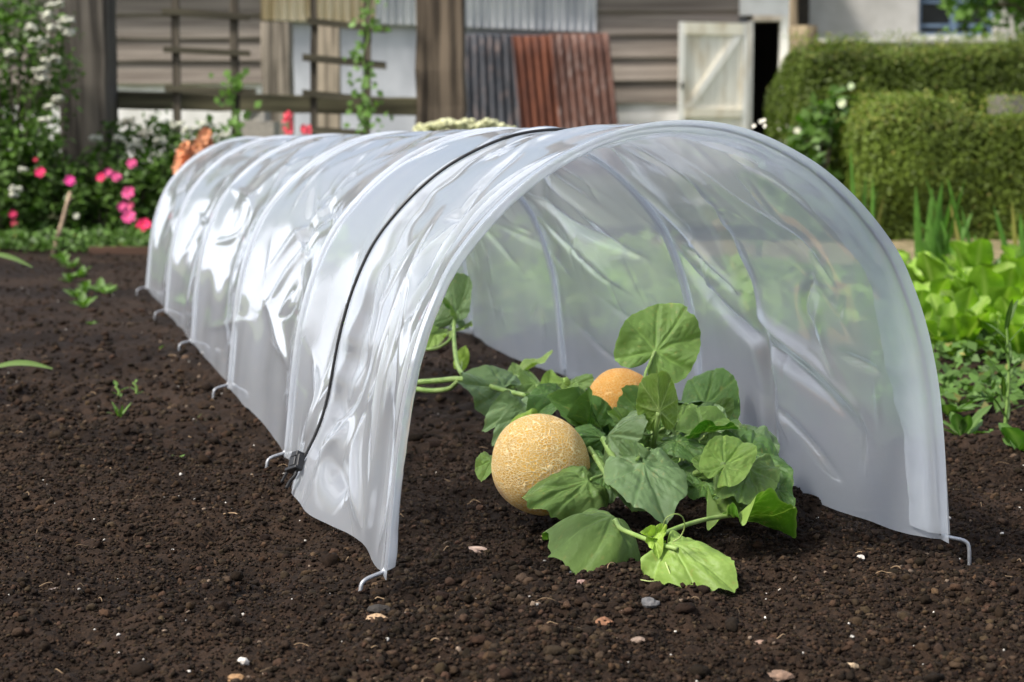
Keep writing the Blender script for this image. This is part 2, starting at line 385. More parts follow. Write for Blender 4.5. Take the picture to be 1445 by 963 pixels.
# pale grit
mb = MB(); P = spots(620, 1.2, 5.5, 1.3); sz = rng.uniform(.0008, .0022, len(P))
v = rng.uniform(.30, .75, len(P)); col = np.stack([v, v * .94, v * .85], -1); lumps(mb, P, sz, ICO1, col, sink=.1)
P = spots(330, 1.2, 5, 1.2); v = rng.uniform(.05, .17, len(P)); col = np.stack([v * 1.15, v * .85, v * .62], -1)
lumps(mb, P, rng.uniform(.0016, .0042, len(P)), ICO1, col, sink=.3)
tag(mb.build("pale_grit", M['crumb']), kind='stuff', label="white and tan specks of grit scattered over the dark soil", cat="grit")
# straw bits and root fibres
mb = MB()
for p in spots(300, 1.22, 4.5, 1.2):
    L = rng.uniform(.004, .02); a = rng.uniform(0, 6.28); c = rng.uniform(.06, .24); k = rng.normal(0, .6)
    pts = [p + np.array([math.cos(a + k * t) * L * t, math.sin(a + k * t) * L * t, .003 + .004 * math.sin(t * 3) * rng.uniform(0, 1)]) for t in (0, .35, .7, 1)]
    mb.tube(spline(pts, 7), rng.uniform(.0003, .0008), 4, (c * 1.25, c * .85, c * .5))
tag(mb.build("plant_debris", M['straw']), kind='stuff', label="dry straw bits and pale root fibres lying on the soil", cat="debris")

# single stones
STONES = [(673, 769, .0125, (.62, .45, .36), .45, "pale pink flat stone on the soil below the front melon", 1),
 (530, 872, .0105, (.52, .36, .22), .6, "tan lumpy stone beside the front hoop's left peg", 1),
 (573, 862, .006, (.36, .31, .27), .7, "small grey pebble right of the tan lumpy stone", 1),
 (535, 853, .011, (.045, .04, .036), .6, "dark grey clod just under the front left peg", 1),
 (1214, 786, .0048, (.75, .7, .64), .8, "small white pebble left of the front right peg", 1),
 (854, 881, .0085, (.30, .15, .085), .7, "orange-brown stone at the middle of the front soil", 1),
 (917, 864, .0085, (.16, .16, .165), .9, "grey slate chip standing up in the front soil", 1),
 (820, 826, .0075, (.38, .25, .22), .6, "pinkish stone below the leaf touching the soil", 1),
 (1095, 935, .0125, (.27, .18, .13), .55, "large brown flat stone near the bottom right", 1),
 (1160, 948, .0115, (.40, .24, .12), .5, "orange-tan stone at the bottom edge, right of the large brown one", 1),
 (1201, 929, .006, (.55, .42, .28), .9, "cream knobbly stone near the bottom right", 1),
 (343, 927, .0052, (.78, .74, .68), .9, "bright white pebble in the lower left soil", 1),
 (332, 937, .0075, (.40, .24, .12), .7, "tan pebble touching the bright white pebble", 1),
 (77, 818, .008, (.30, .24, .22), .55, "greyish pink stone in the far left soil", 1),
 (1073, 905, .006, (.33, .22, .17), .6, "small reddish stone above the large brown stone", 1),
 (900, 903, .0065, (.32, .24, .19), .6, "dull tan stone below the grey slate chip", 1),
 (640, 448 + 40, .011, (.10, .075, .06), .7, "dark stone inside the tunnel behind the vine", 1)]
for (px, py, r_, c, fl, lab, _) in STONES:
    p = gnd(px, py, -.012); r_ *= .8; c = tuple(q * .72 for q in c); p[2] = float(gz(p[0], p[1])) + r_ * fl * .25
    v, f = ICO2; w = v * np.array([1.25, .9, fl]) * r_
    w = w * (1 + .28 * vnoise(v[:, 0] * 1.3 + px, v[:, 1] * 1.3 + py, v[:, 2] * 1.3)[:, None] + .07 * rng.normal(0, 1, (len(v), 1)))
    mb = MB(); mb.add(w, f, np.array(c) * (1 + .12 * rng.normal(0, 1, (len(v), 1))))
    o = mb.build("stone", M['stone'], smooth=False); o.location = p; tag(o, lab, "stone", "stones lying on the soil")

# ------------------------------------------------------------------ poly tunnel
TH = 0.26572; A_ = np.array([-math.sin(TH), math.cos(TH), 0]); B_ = np.array([math.cos(TH), math.sin(TH), 0])
O_ = np.array([-.12233, 1.7312, 0]); SP = 0.6889; TL = SP * 5
half = [(.300, 0), (.293, .072), (.287, .130), (.279, .181), (.266, .231), (.252, .268), (.235, .303), (.213, .333), (.184, .364), (.150, .392), (.118, .411), (.080, .428), (.042, .438), (0, .4415)]
prof = np.array([(.3 - a, b) for a, b in half] + [(.3 + a, b) for a, b in half[::-1][1:]])
pp = spline(np.c_[prof, np.zeros(len(prof))], 800)[:, :2]
for _ in range(30): pp[1:-1] = .25 * pp[:-2] + .5 * pp[1:-1] + .25 * pp[2:]
arc = np.concatenate([[0], np.cumsum(np.hypot(*np.diff(pp, axis=0).T))]); LA = arc[-1]
def prof_at(s):
    s = np.asarray(s); u = np.interp(s, arc, pp[:, 0]); v = np.interp(s, arc, pp[:, 1])
    du = np.gradient(pp[:, 0], arc); dv = np.gradient(pp[:, 1], arc)
    nu = -np.interp(s, arc, dv); nv = np.interp(s, arc, du); l = np.hypot(nu, nv); return u, v, nu / l, nv / l
def tw(u, t, v): return O_ + B_ * np.asarray(u)[..., None] + A_ * np.asarray(t)[..., None] + np.array([0, 0, 1.]) * np.asarray(v)[..., None]
def film_hit(px, py, far=True):
    d = ray(px, py); C = np.array([0, 0, CAMH]) - O_
    u0, v0, t0 = C @ B_, C[2], C @ A_; du, dv, dt = d @ B_, d[2], d @ A_
    # signed side of the ray line for each profile vertex in (u,v)
    sd = (pp[:, 0] - u0) * dv - (pp[:, 1] - v0) * du
    best = []
    for i in np.nonzero(sd[:-1] * sd[1:] <= 0)[0]:
        k = sd[i] / (sd[i] - sd[i + 1] + 1e-15); q = pp[i] + (pp[i + 1] - pp[i]) * k
        lam = (q[0] - u0) / du if abs(du) > abs(dv) else (q[1] - v0) / dv
        if lam > 0: best.append((lam, arc[i] + (arc[i + 1] - arc[i]) * k, t0 + lam * dt))
    if not best: return None
    b = max(best) if far else min(best); return np.array([b[1], b[2]])

SS = np.linspace(0, LA, 380)
TT = np.concatenate([np.arange(-.0165, .75, .0035), np.arange(.75, 1.6, .005), np.arange(1.6, TL + .02, .008)])
TT = np.unique(np.round(np.concatenate([TT] + [k_ * SP + np.linspace(-.016, .016, 17) for k_ in range(1, 6)]), 5)); TT = TT[np.concatenate([[True], np.diff(TT) > .0009])]
GS, GT = np.meshgrid(SS, TT, indexing='ij')
sf = GS / LA
k = np.floor(GT / SP); tau = np.clip(GT / SP - k, 0, 1)
side = np.exp(-((sf - .2) / .13) ** 2) + np.exp(-((sf - .8) / .13) ** 2)
bayr = np.array([.8, 1.15, .9, 1.2, .8, 1, 1, 1])[np.clip(k, 0, 7).astype(int)]
tent = 1 - np.abs(2 * tau - 1) ** 1.7
D = -(.006 + .021 * side * bayr) * tent
clear = np.clip((np.minimum(tau, 1 - tau) - .012) / .14, 0, 1)
free = clear * clear * (3 - 2 * clear)
D += free * .0035 * fbm(GS * 5, GT * 4, seed=31, o=2)
BASED = D.copy()
def fold(pts, amp, w, kind='ridge', taper=.38):
    global D
    pts = [p for p in pts if p is not None]
    if len(pts) < 2: return
    pts = spline(np.c_[np.array(pts), np.zeros(len(pts))], 14)[:, :2]
    L = np.concatenate([[0], np.cumsum(np.hypot(*np.diff(pts, axis=0).T))])
    lo = pts.min(0) - 5 * w; hi = pts.max(0) + 5 * w
    msk = (GS > lo[0]) & (GS < hi[0]) & (GT > lo[1]) & (GT < hi[1])
    gs, gt = GS[msk], GT[msk]; best = np.full(gs.shape, 9.); sg = np.zeros(gs.shape); al = np.zeros(gs.shape)
    for i in range(len(pts) - 1):
        p, q = pts[i], pts[i + 1]; e = q - p; l2 = e @ e + 1e-12
        tt = np.clip(((gs - p[0]) * e[0] + (gt - p[1]) * e[1]) / l2, 0, 1)
        dx, dy = gs - (p[0] + tt * e[0]), gt - (p[1] + tt * e[1]); dd = np.hypot(dx, dy); m = dd < best
        best[m] = dd[m]; sg[m] = np.sign(e[0] * dy - e[1] * dx)[m]; al[m] = (L[i] + tt * (L[i + 1] - L[i]))[m] / L[-1]
    env = np.clip(al / taper, 0, 1) * np.clip((1 - al) / taper, 0, 1); env = env * env * (3 - 2 * env)
    x = best / w
    if kind == 'ridge': h = np.exp(1.7 * (.28 - np.sqrt(x * x + .08)))
    elif kind == 'soft': h = np.exp(-x * x)
    elif kind == 'step': h = .9 * sg * x * np.exp(-x * x * .8)
    D[msk] += amp * env * h
H = lambda lst, far=True: [film_hit(x, y, far) for x, y in lst]
# inside right wall: the long diagonal folds seen through the opening
fold(H([(870, 268), (945, 345), (1020, 425), (1110, 495), (1190, 565), (1245, 635)]), 0.0153, 0.0124)
fold(H([(1045, 390), (1110, 455), (1170, 505), (1225, 580), (1260, 660)]), -0.0126, 0.0136)
fold(H([(955, 335), (1030, 385), (1075, 420)]), 0.0090, 0.0074)
fold(H([(735, 262), (800, 290), (870, 328), (945, 372)]), 0.0144, 0.0099)
fold(H([(735, 285), (800, 325), (870, 375), (930, 430)]), 0.0072, 0.0074)
fold(H([(705, 300), (770, 345), (830, 392)]), 0.0054, 0.0074)
fold(H([(840, 215), (900, 260), (1000, 340), (1050, 390), (1090, 430)]), -0.0090, 0.0112)
fold(H([(960, 215), (1040, 270), (1130, 330), (1200, 400)]), 0.0054, 0.0124, 'soft')
fold(H([(1160, 370), (1150, 420), (1165, 460), (1195, 520)]), 0.0072, 0.0074)
fold(H([(1080, 280), (1150, 350), (1200, 410)]), 0.0036, 0.0050)
fold(H([(1170, 400), (1175, 470), (1215, 560)]), -0.0063, 0.0099)
fold(H([(800, 440), (900, 520), (980, 560)]), 0.0036, 0.0074)
fold(H([(860, 400), (930, 470), (1000, 540)]), 0.0045, 0.0087)
fold(H([(1070, 540), (1150, 610), (1230, 690)]), 0.0054, 0.0074)
fold(H([(1190, 490), (1230, 510), (1260, 530)]), 0.0054, 0.0062)
# outside left: wrinkles from the cord to the front hoop
for l, a, w in [([(800, 205), (700, 262), (610, 350), (560, 440)], .006, .012), ([(740, 235), (640, 320), (575, 420), (530, 520)], -.006, .012),
                ([(850, 195), (760, 232), (680, 290), (610, 380)], .005, .009), ([(600, 340), (545, 440), (515, 560), (508, 700)], .007, .014),
                ([(560, 370), (520, 470), (492, 580)], -.006, .012), ([(500, 560), (490, 640), (505, 760)], .008, .014), ([(470, 640), (490, 700), (515, 790)], -.010, .018),
                ([(620, 400), (575, 500), (550, 640)], .005, .010), ([(545, 560), (535, 680), (530, 790)], -.006, .014), ([(690, 250), (600, 335), (540, 450), (500, 600)], .004, .007),
                ([(480, 600), (462, 650), (440, 690)], .010, .014)]:
    fold(H(l, False), a, w)
# outside left: creases of the bays behind the cord
for l, a, w in [([(520, 300), (480, 400), (465, 520), (430, 600)], .010, .018), ([(560, 260), (520, 330), (500, 400)], -.009, .016),
                ([(355, 405), (375, 470), (403, 532)], .009, .014), ([(400, 300), (410, 360), (425, 440), (420, 520)], .011, .016), ([(462, 225), (448, 290), (470, 330), (495, 300)], -.012, .02),
                ([(372, 440), (385, 420), (398, 400)], .006, .008), ([(375, 450), (392, 432), (402, 418)], -.004, .006),
                ([(320, 255), (345, 270), (335, 300), (318, 340)], .010, .014), ([(290, 340), (320, 320), (350, 270)], .006, .010), ([(350, 450), (320, 455), (280, 462)], .008, .010),
                ([(500, 470), (480, 560), (455, 620)], -.008, .016), ([(540, 330), (505, 420), (490, 520)], .010, .016), ([(430, 490), (440, 560), (425, 640)], .008, .012), ([(262, 290), (280, 310), (292, 360)], .007, .012),
                ([(250, 300), (240, 350), (232, 400)], .006, .012), ([(700, 195), (610, 235), (540, 300)], .009, .014), ([(640, 197), (560, 225), (505, 275)], -.008, .016), ([(560, 205), (480, 240), (430, 300)], .009, .014),
                ([(450, 560), (470, 600), (450, 650)], .006, .01), ([(430, 205), (395, 235), (360, 275)], .007, .012)]:
    fold(H(l, False), a * .6, w * 1.1)
rf = np.random.default_rng(23)
for b in range(5):
    for q in range(15):          # long straight tension creases crossing the bay
        s0 = rf.uniform(.10, .90) * LA; up = 1 if s0 < LA / 2 else -1
        ta, tb = (b + rf.uniform(.05, .25)) * SP, (b + rf.uniform(.7, .95)) * SP
        if rf.random() < .5: ta, tb = tb, ta
        if b == 0: tb = ta + (tb - ta) * rf.uniform(.2, .5)
        s1 = np.clip(s0 + up * rf.uniform(.12, .40), .07, LA - .07)
        fold([np.array([s0, ta]), np.array([s1, tb])], rf.choice([-1, 1, 1]) * rf.uniform(.0045, .0095), rf.uniform(.014, .034), taper=.42)
    for q in range(26):           # short fine ones
        s0 = rf.uniform(.08, .92) * LA; ta = (b + rf.uniform(.08, .85)) * SP; a_ = rf.normal(0, .5)
        L_ = rf.uniform(.06, .16)
        fold([np.array([s0, ta]), np.array([np.clip(s0 + L_ * math.cos(a_), .05, LA - .05), ta + L_ * math.sin(a_)])], rf.choice([-1, 1]) * rf.uniform(.0015, .0038), rf.uniform(.0035, .008), taper=.45)
# taut film cannot stand proud of the line between two hoops
lim = .004 + .012 * np.clip((np.abs(sf - .5) - .16) / .1, 0, 1); D = np.where(D > 0, lim * np.tanh(D / lim), D)
# cord pulls the film in
TC = .41
D += -.006 * np.exp(-((GT - TC) / .03) ** 2) + 0
hoopk = np.exp(-((GT - np.round(GT / SP) * SP) / .0065) ** 2)
D = D * (1 - hoopk) + .0045 * hoopk; D = np.where(GT < .004, .0045, D)
ck = np.exp(-((GT - TC) / .022) ** 2); D = D * (1 - ck) + (-.0035) * ck
D += .0022 * np.sin(GS * 95 + 3 * vnoise(GS * 9, GT * 3, seed=3)) * np.exp(-np.abs(GT - TC) / .05) * np.clip(np.abs(GT - TC) / .012, 0, 1) * free
U, V_, NU, NV = prof_at(GS)
U = U + NU * D; V_ = V_ + NV * D
# bottom: hem dips to the soil between hoops, left front corner flares out
bot = np.exp(-(np.minimum(GS, LA - GS) / .05) ** 2)
V_ = V_ - bot * (.006 * np.sin(np.pi * tau) ** .7 + .0025 * vnoise(GT * 14, GS * 0, seed=8))
left = GS < LA / 2
fl = np.exp(-((GT - .40) / .13) ** 2) * np.exp(-(GS / .075) ** 2) * left
U = U - fl * .040 - .002 * np.sin(GT * 28) * np.exp(-(GS / .05) ** 2) * left * (GT < .62) * (GT > .03)
V_ = V_ + .012 * np.exp(-((GT - .43) / .05) ** 2) * np.exp(-(GS / .03) ** 2) * left
rgt = np.exp(-((GT - .22) / .16) ** 2) * np.exp(-((LA - GS) / .07) ** 2)
U = U - rgt * .018

V_ = V_ * (1 - .045 * GT / TL)
FILM = tw(U, GT, V_)
tun = empty("poly_tunnel", tw(.3, 1.7, 0.0), "long clear polythene cloche tunnel over wire hoops on the dark soil", "poly tunnel")
to = np.array(tun.location)
mb = MB(); mb.grid(FILM); mb.build("cover", M['film'], tun, origin=to)
# turned-in hem round the front hoop
hs = np.linspace(.01, LA - .01, 240); hw = .050 + .010 * fbm(hs * 9, hs * 0, seed=5) + .012 * (hs > LA * .6)
tq = np.linspace(0, 1, 12)
HS, HQ = np.meshgrid(hs, tq, indexing='ij'); HT = -.0165 + HQ * (hw[:, None] + .01)
u, v, nu, nv = prof_at(HS)
din = .0045 - .011 * np.minimum(1, HQ * 3) + .0025 * fbm(HS * 22, HQ * 2, seed=14) * HQ - .006 * HQ
mb = MB(); mb.grid(tw(u + nu * din, HT, v + nv * din)); mb.build("hem", M['film'], tun, origin=to)
for kk in range(6):
    t0 = kk * SP
    s_ = np.linspace(0.0, LA, 150); u, v, nu, nv = prof_at(s_)
    L0 = tw(np.array([-.001]), np.array([t0]), np.array([.010]))[0]
    def peg(sign, uu):
        return [tw(np.array([uu + sign * a]), np.array([t0 + sl]), np.array([z]))[0] for a, z, sl in ((.030, -.045, -.012), (.029, -.008, -.012), (.024, .001, -.010), (.012, .004, -.004), (.004, .006, 0), (.0, .014, 0))]
    ptsL = spline(peg(-1, -.0), 18); ptsR = spline(peg(1, .6), 18)[::-1]
    lowr = 1 - .045 * t0 / TL; mid = tw(u, np.full_like(u, t0), v * lowr)[4:-4]
    mb = MB(); mb.tube(np.concatenate([ptsL, mid, ptsR]), .0021, 10)
    hp = mb.build("hoop", M['steel'], tun, origin=to)
    if kk:
        q = np.linspace(-1, 1, 9); sg_, qq = np.meshgrid(np.linspace(.012, LA - .012, 140), q, indexing='ij')
        u, v, nu, nv = prof_at(sg_); wd = .016 + .003 * vnoise(sg_ * 8, sg_ * 0 + kk)
        dd = -.0055 * (1 - np.abs(qq) ** 3) + .001 - np.abs(qq) * .002
        mb = MB(); mb.grid(tw(u + nu * dd, t0 + qq * wd, (v + nv * dd) * lowr)); mb.build("sleeve", M['weld'], hp, origin=to)
# black elastic cord
ci = int(np.argmin(np.abs(TT - TC)))
nrm = np.stack([NU, NV], -1)[:, ci]
cu = U[:, ci] + nrm[:, 0] * .0024; cv = V_[:, ci] + nrm[:, 1] * .0024
cw = tw(cu, np.full_like(cu, TC), cv)
for _ in range(6): cw[1:-1] = .25 * cw[:-2] + .5 * cw[1:-1] + .25 * cw[2:]
mb = MB(); mb.tube(cw[12:-5], .0019, 8); cd = mb.build("tie_cord", M['black'], tun, origin=to)
# toggle with hook at the cord's left end
c0 = cw[13]; ud = cw[24] - cw[13]; ud /= np.linalg.norm(ud); rt = np.cross(ud, -A_); rt /= np.linalg.norm(rt)
sd = A_ * -.7 + B_ * .25; sd -= ud * (sd @ ud); sd /= np.linalg.norm(sd); ou = np.cross(ud, sd); 
if ou @ B_ > 0: ou = -ou
c0 = c0 + ou * .006
def obox(mb, c, ex, ey, ez, a, b, d):
    V = [c + ex * x * a + ey * y * b + ez * z * d for z in (-1, 1) for x, y in ((-1, -1), (1, -1), (1, 1), (-1, 1))]
    mb.hexa(np.array(V))
mb = MB(); tl = ud * .85 + sd * -.5; tl /= np.linalg.norm(tl); ts_ = np.cross(tl, ou)
obox(mb, c0, ts_, tl, ou, .0105, .009, .0045); obox(mb, c0 + tl * .010, ts_, tl, ou, .0065, .0035, .0055); obox(mb, c0 - tl * .009 + ou * .002, ts_, tl, ou, .0115, .0022, .0055); obox(mb, c0 + ou * .005, ts_, tl, ou, .0055, .006, .0015)
tg = mb.build("toggle", M['black'], cd, smooth=False, origin=to)
bv = tg.modifiers.new("soft_edges", 'BEVEL'); bv.width = .0012; bv.segments = 2
mb = MB(); hk = [c0 + sd * .008 - ud * .004, c0 + sd * .011 - ud * .014, c0 + sd * .007 - ud * .022, c0 + sd * .006 - ud * .032]
mb.tube(spline(hk, 14), .0022, 8); mb.tube(spline([c0 - sd * .006 - ud * .004, c0 - sd * .010 - ud * .018, c0 - sd * .011 - ud * .030], 10), .0016, 8)
mb.build("hook", M['black'], cd, origin=to)

# ------------------------------------------------------------------ melons
def melon(name, px, py, rpx, Y, material, label, sq, tilt, scar):
    c = at(px, py, Y); r = rpx * Y / F
    n, m = 72, 120
    th = np.linspace(0, np.pi, n); ph = np.linspace(0, 2 * np.pi, m, endpoint=False)
    Tm, Pm = np.meshgrid(th, ph, indexing='ij')
    Vv = np.stack([np.sin(Tm) * np.cos(Pm), np.sin(Tm) * np.sin(Pm), np.cos(Tm)], -1)
    rr = 1 + .022 * fbm(Vv[..., 0] * 1.7 + px, Vv[..., 1] * 1.7, Vv[..., 2] * 1.7, o=2, seed=5)
    rr = rr * (1 - .04 * np.exp(-(Tm / .25) ** 2) - .03 * np.exp(-((np.pi - Tm) / .22) ** 2))
    P = Vv * rr[..., None] * r * np.array([1, 1, sq])
    a = np.array(tilt, float); a /= np.linalg.norm(a)
    q = Vector((0, 0, 1)).rotation_difference(Vector(a)).to_matrix(); P = P @ np.array(q).T
    sc = np.array(scar, float); sc /= np.linalg.norm(sc); dn = P / np.linalg.norm(P, axis=-1, keepdims=True)
    ang = np.arccos(np.clip(dn @ sc, -1, 1)) + .06 * fbm(dn[..., 0] * 9, dn[..., 1] * 9, dn[..., 2] * 9, o=2)
    gsc = 1 - .75 * np.clip(1 - ang / .26, 0, 1) ** .8
    colr = np.stack([np.ones_like(gsc), gsc, np.ones_like(gsc)], -1)
    t = empty(name, (c[0], c[1], c[2]), label, "melon")
    mb = MB(); mb.grid(P, colr, close=True); mb.build("rind", material, t)
    return t, c, r, a
m1, mc1, mr1, _ = melon("melon", 763, 656, 73, 2.03, M['melon'], "round golden netted melon resting on the soil in front", 0.97, (.88, -.25, .42), (-.80, -.32, -.50))
m2, mc2, mr2, _ = melon("melon", 876, 569, 50, 2.32, M['melon2'], "smaller smoother orange melon half hidden behind the leaves", 1.0, (.9, .1, .3), (-.2, .9, -.3))

# ------------------------------------------------------------------ melon leaves
def zz(zx, zy): return 580 + zx / 2.0483, 370 + zy / 2.0483
def zat(zx, zy, Y): return at(*zz(zx, zy), Y)
OUT = np.array([(0, .985), (14, .985), (26, .955), (38, .965), (52, .945), (66, .91), (80, .905), (96, .875), (112, .82), (128, .76), (142, .68), (155, .55), (166, .36), (174, .16), (180, .05)])
def leaf(parent, org, base, tip, n, w=1.0, tone='mid', fold_=.0, droop=.15, wavy=.06, curl=.0, seed=0, label=None, cup=0., back=0.5, rim=0., size=.93):
    base = np.asarray(base); tip = np.asarray(tip); e = tip - base; L = np.linalg.norm(e); e = e / L; L *= size
    n = np.asarray(n, float); n = n - e * (n @ e); n /= np.linalg.norm(n); s = np.cross(n, e); w = w * .66; wavy = wavy * 1.7; fold_ = fold_ * 1.5
    nr, ns = 34, 150
    rho = np.linspace(0, 1, nr) ** .85; phi = np.linspace(-np.pi, np.pi, ns)
    RR, PH = np.meshgrid(rho, phi, indexing='ij'); deg = np.degrees(np.abs(PH))
    rg = np.random.default_rng(1000 + seed); asym = rg.uniform(.93, 1.07, 2)
    Ro = np.interp(deg, OUT[:, 0], OUT[:, 1]) * np.where(PH > 0, asym[0], asym[1])
    Ro = Ro * (1 + .035 * vnoise(PH * 2.3 + seed, PH * 0 + 3.1 * seed))
    teeth = np.abs(((PH * 15 + .3 * np.sin(PH * 5 + seed)) / np.pi) % 1 - .5) * 2
    Ro = Ro * (1 + .020 * (teeth - .5) * np.clip(RR * 6 - 5, 0, 1) * (deg < 165))
    r = RR * Ro; x = r * np.cos(PH); y = r * np.sin(PH)
    x = np.where(x < 0, x * back / .5, x)
    # veins
    vein = np.zeros_like(x); groove = np.zeros_like(x)
    for k_, va in enumerate((0, 40, -40, 82, -82, 128, -128)):
        vr = R(va + (0 if va == 0 else rg.uniform(-4, 4)))
        ax = np.cos(vr); ay = np.sin(vr); al = x * ax + y * ay; pe = np.abs(-x * ay + y * ax + .03 * np.sin(al * 5 + va) * al)
        wv = .022 * (1.15 - np.clip(al, 0, 1)); on = (al > -.01)
        vein = np.maximum(vein, on * np.exp(-(pe / wv) ** 2) * (1 if va in (0, 40, -40) else .8)); groove = np.maximum(groove, on * np.exp(-(pe / .05) ** 2))
        # secondary veins branching off
        for sgn in (-1, 1):
            dd = (al - pe * 1.0) ; per = np.abs(((dd * 6.2 + .37 * k_ + .5 * (sgn > 0)) % 1) - .5)
            sidem = ((-x * ay + y * ax) * sgn > 0) & (pe < .30) & on
            vein = np.maximum(vein, sidem * .60 * np.exp(-(per / .075) ** 2) * np.clip(1 - pe / .30, 0, 1)); groove = np.maximum(groove, sidem * .5 * np.exp(-(per / .16) ** 2) * np.clip(1 - pe / .3, 0, 1))
    sgnv = 1.0
    z = -.046 * groove * np.clip(RR * 3, 0, 1) + .026 * fbm(x * 4 + seed, y * 4, o=2, seed=seed)
    z = z + wavy * RR ** 2.2 * (np.sin(PH * 4 + seed * 1.7) * .55 + np.sin(PH * 7 + seed * 2.9) * .4 + .5 * vnoise(PH * 2.5, PH * 0 + seed))
    z = z + rg.uniform(.04, .20) * (y * y - x * x * .6) * rg.choice([-1, 1]) + rg.uniform(-.14, .14) * x * y
    z = z - droop * RR ** 2 - rim * np.clip((RR - .6) / .4, 0, 1) ** 2 + fold_ * np.abs(y) + cup * (y * y)
    # curl: bend along the midrib
    if abs(curl) > 1e-6:
        aa = curl * np.clip(x, -.5, 1.2); xr = np.sin(aa) / curl; zr = (1 - np.cos(aa)) / curl
        x2 = xr - z * np.sin(aa); z = z * np.cos(aa) - zr; x = x2
    P = base + (x[..., None] * e + (y * w)[..., None] * s + z[..., None] * n) * L
    rr_ = rg.uniform(.85, 1.15)
    val = rr_ * (1 + .10 * fbm(x * 3, y * 3, o=3, seed=seed + 5))
    edge = np.clip((RR - .955) / .045, 0, 1) * .45 * (deg < 168)
    spots_ = np.clip((vnoise(x * 19 + seed, y * 19, seed=seed) - .74) * 6, 0, 1) * .35
    colr = np.stack([val, np.clip(np.maximum(vein * .92, edge), 0, 1), spots_], -1)
    mb = MB(); mb.grid(P, colr)
    o = mb.build("leaf", M[tone], parent, origin=org)
    if label: o["label"] = label
    return o

org = gnd(930, 690); org[2] = -.018
plant = empty("melon_plant", org, "leafy green melon plant spilling out of the tunnel mouth around the melons", "melon plant", None)
c_, u_ = (0, -1, 0), (0, 0, 1)
MORE = [((690, 620), (640, 690), 1.99, 1.95, (-.2, -.75, .5), .9, 'mid'), ((730, 520), (775, 470), 2.06, 2.06, (.1, -.75, .5), .85, 'grey'), ((860, 600), (815, 560), 1.97, 1.97, (-.1, -.7, .6), .85, 'mid'), ((940, 520), (985, 470), 2.08, 2.1, (.2, -.7, .6), .85, 'mid'),
 ((900, 660), (945, 640), 1.93, 1.91, (.1, -.6, .8), .85, 'light'), ((1040, 640), (1085, 590), 1.96, 1.98, (.3, -.7, .6), .85, 'mid'), ((760, 600), (820, 640), 2.0, 1.96, (.1, -.8, .5), .85, 'dark'), ((590, 530), (630, 490), 2.06, 2.07, (0, -.7, .6), .85, 'mid'), ((1060, 660), (1095, 720), 1.93, 1.90, (.3, -.7, .6), .8, 'dark'),
 ((640, 640), (690, 700), 1.98, 1.93, (0, -.8, .5), .9, 'dark'), ((840, 640), (890, 690), 1.97, 1.93, (.1, -.8, .5), .9, 'dark'), ((800, 470), (760, 410), 2.12, 2.12, (.1, -.8, .4), .9, 'mid'),
 ((890, 440), (930, 390), 2.2, 2.2, (.2, -.8, .5), .9, 'mid'), ((620, 470), (585, 425), 2.1, 2.08, (0, -.7, .6), .9, 'mid'), ((470, 400), (520, 370), 2.28, 2.28, (0, -.6, .7), .9, 'mid'), ((760, 530), (700, 500), 2.05, 2.03, (-.1, -.6, .7), .9, 'mid'),
 ((960, 640), (1010, 700), 1.94, 1.90, (.2, -.7, .6), .9, 'dark'), ((1010, 590), (1045, 640), 1.99, 1.96, (.3, -.7, .6), .9, 'mid'), ((860, 520), (905, 490), 2.0, 2.0, (.1, -.6, .7), .9, 'mid'), ((560, 620), (600, 670), 2.0, 1.96, (0, -.7, .6), 1., 'dark'), ((380, 400), (330, 380), 2.32, 2.3, (0, -.6, .7), .9, 'mid'), ((440, 350), (400, 330), 2.4, 2.4, (0, -.6, .7), .9, 'light')]
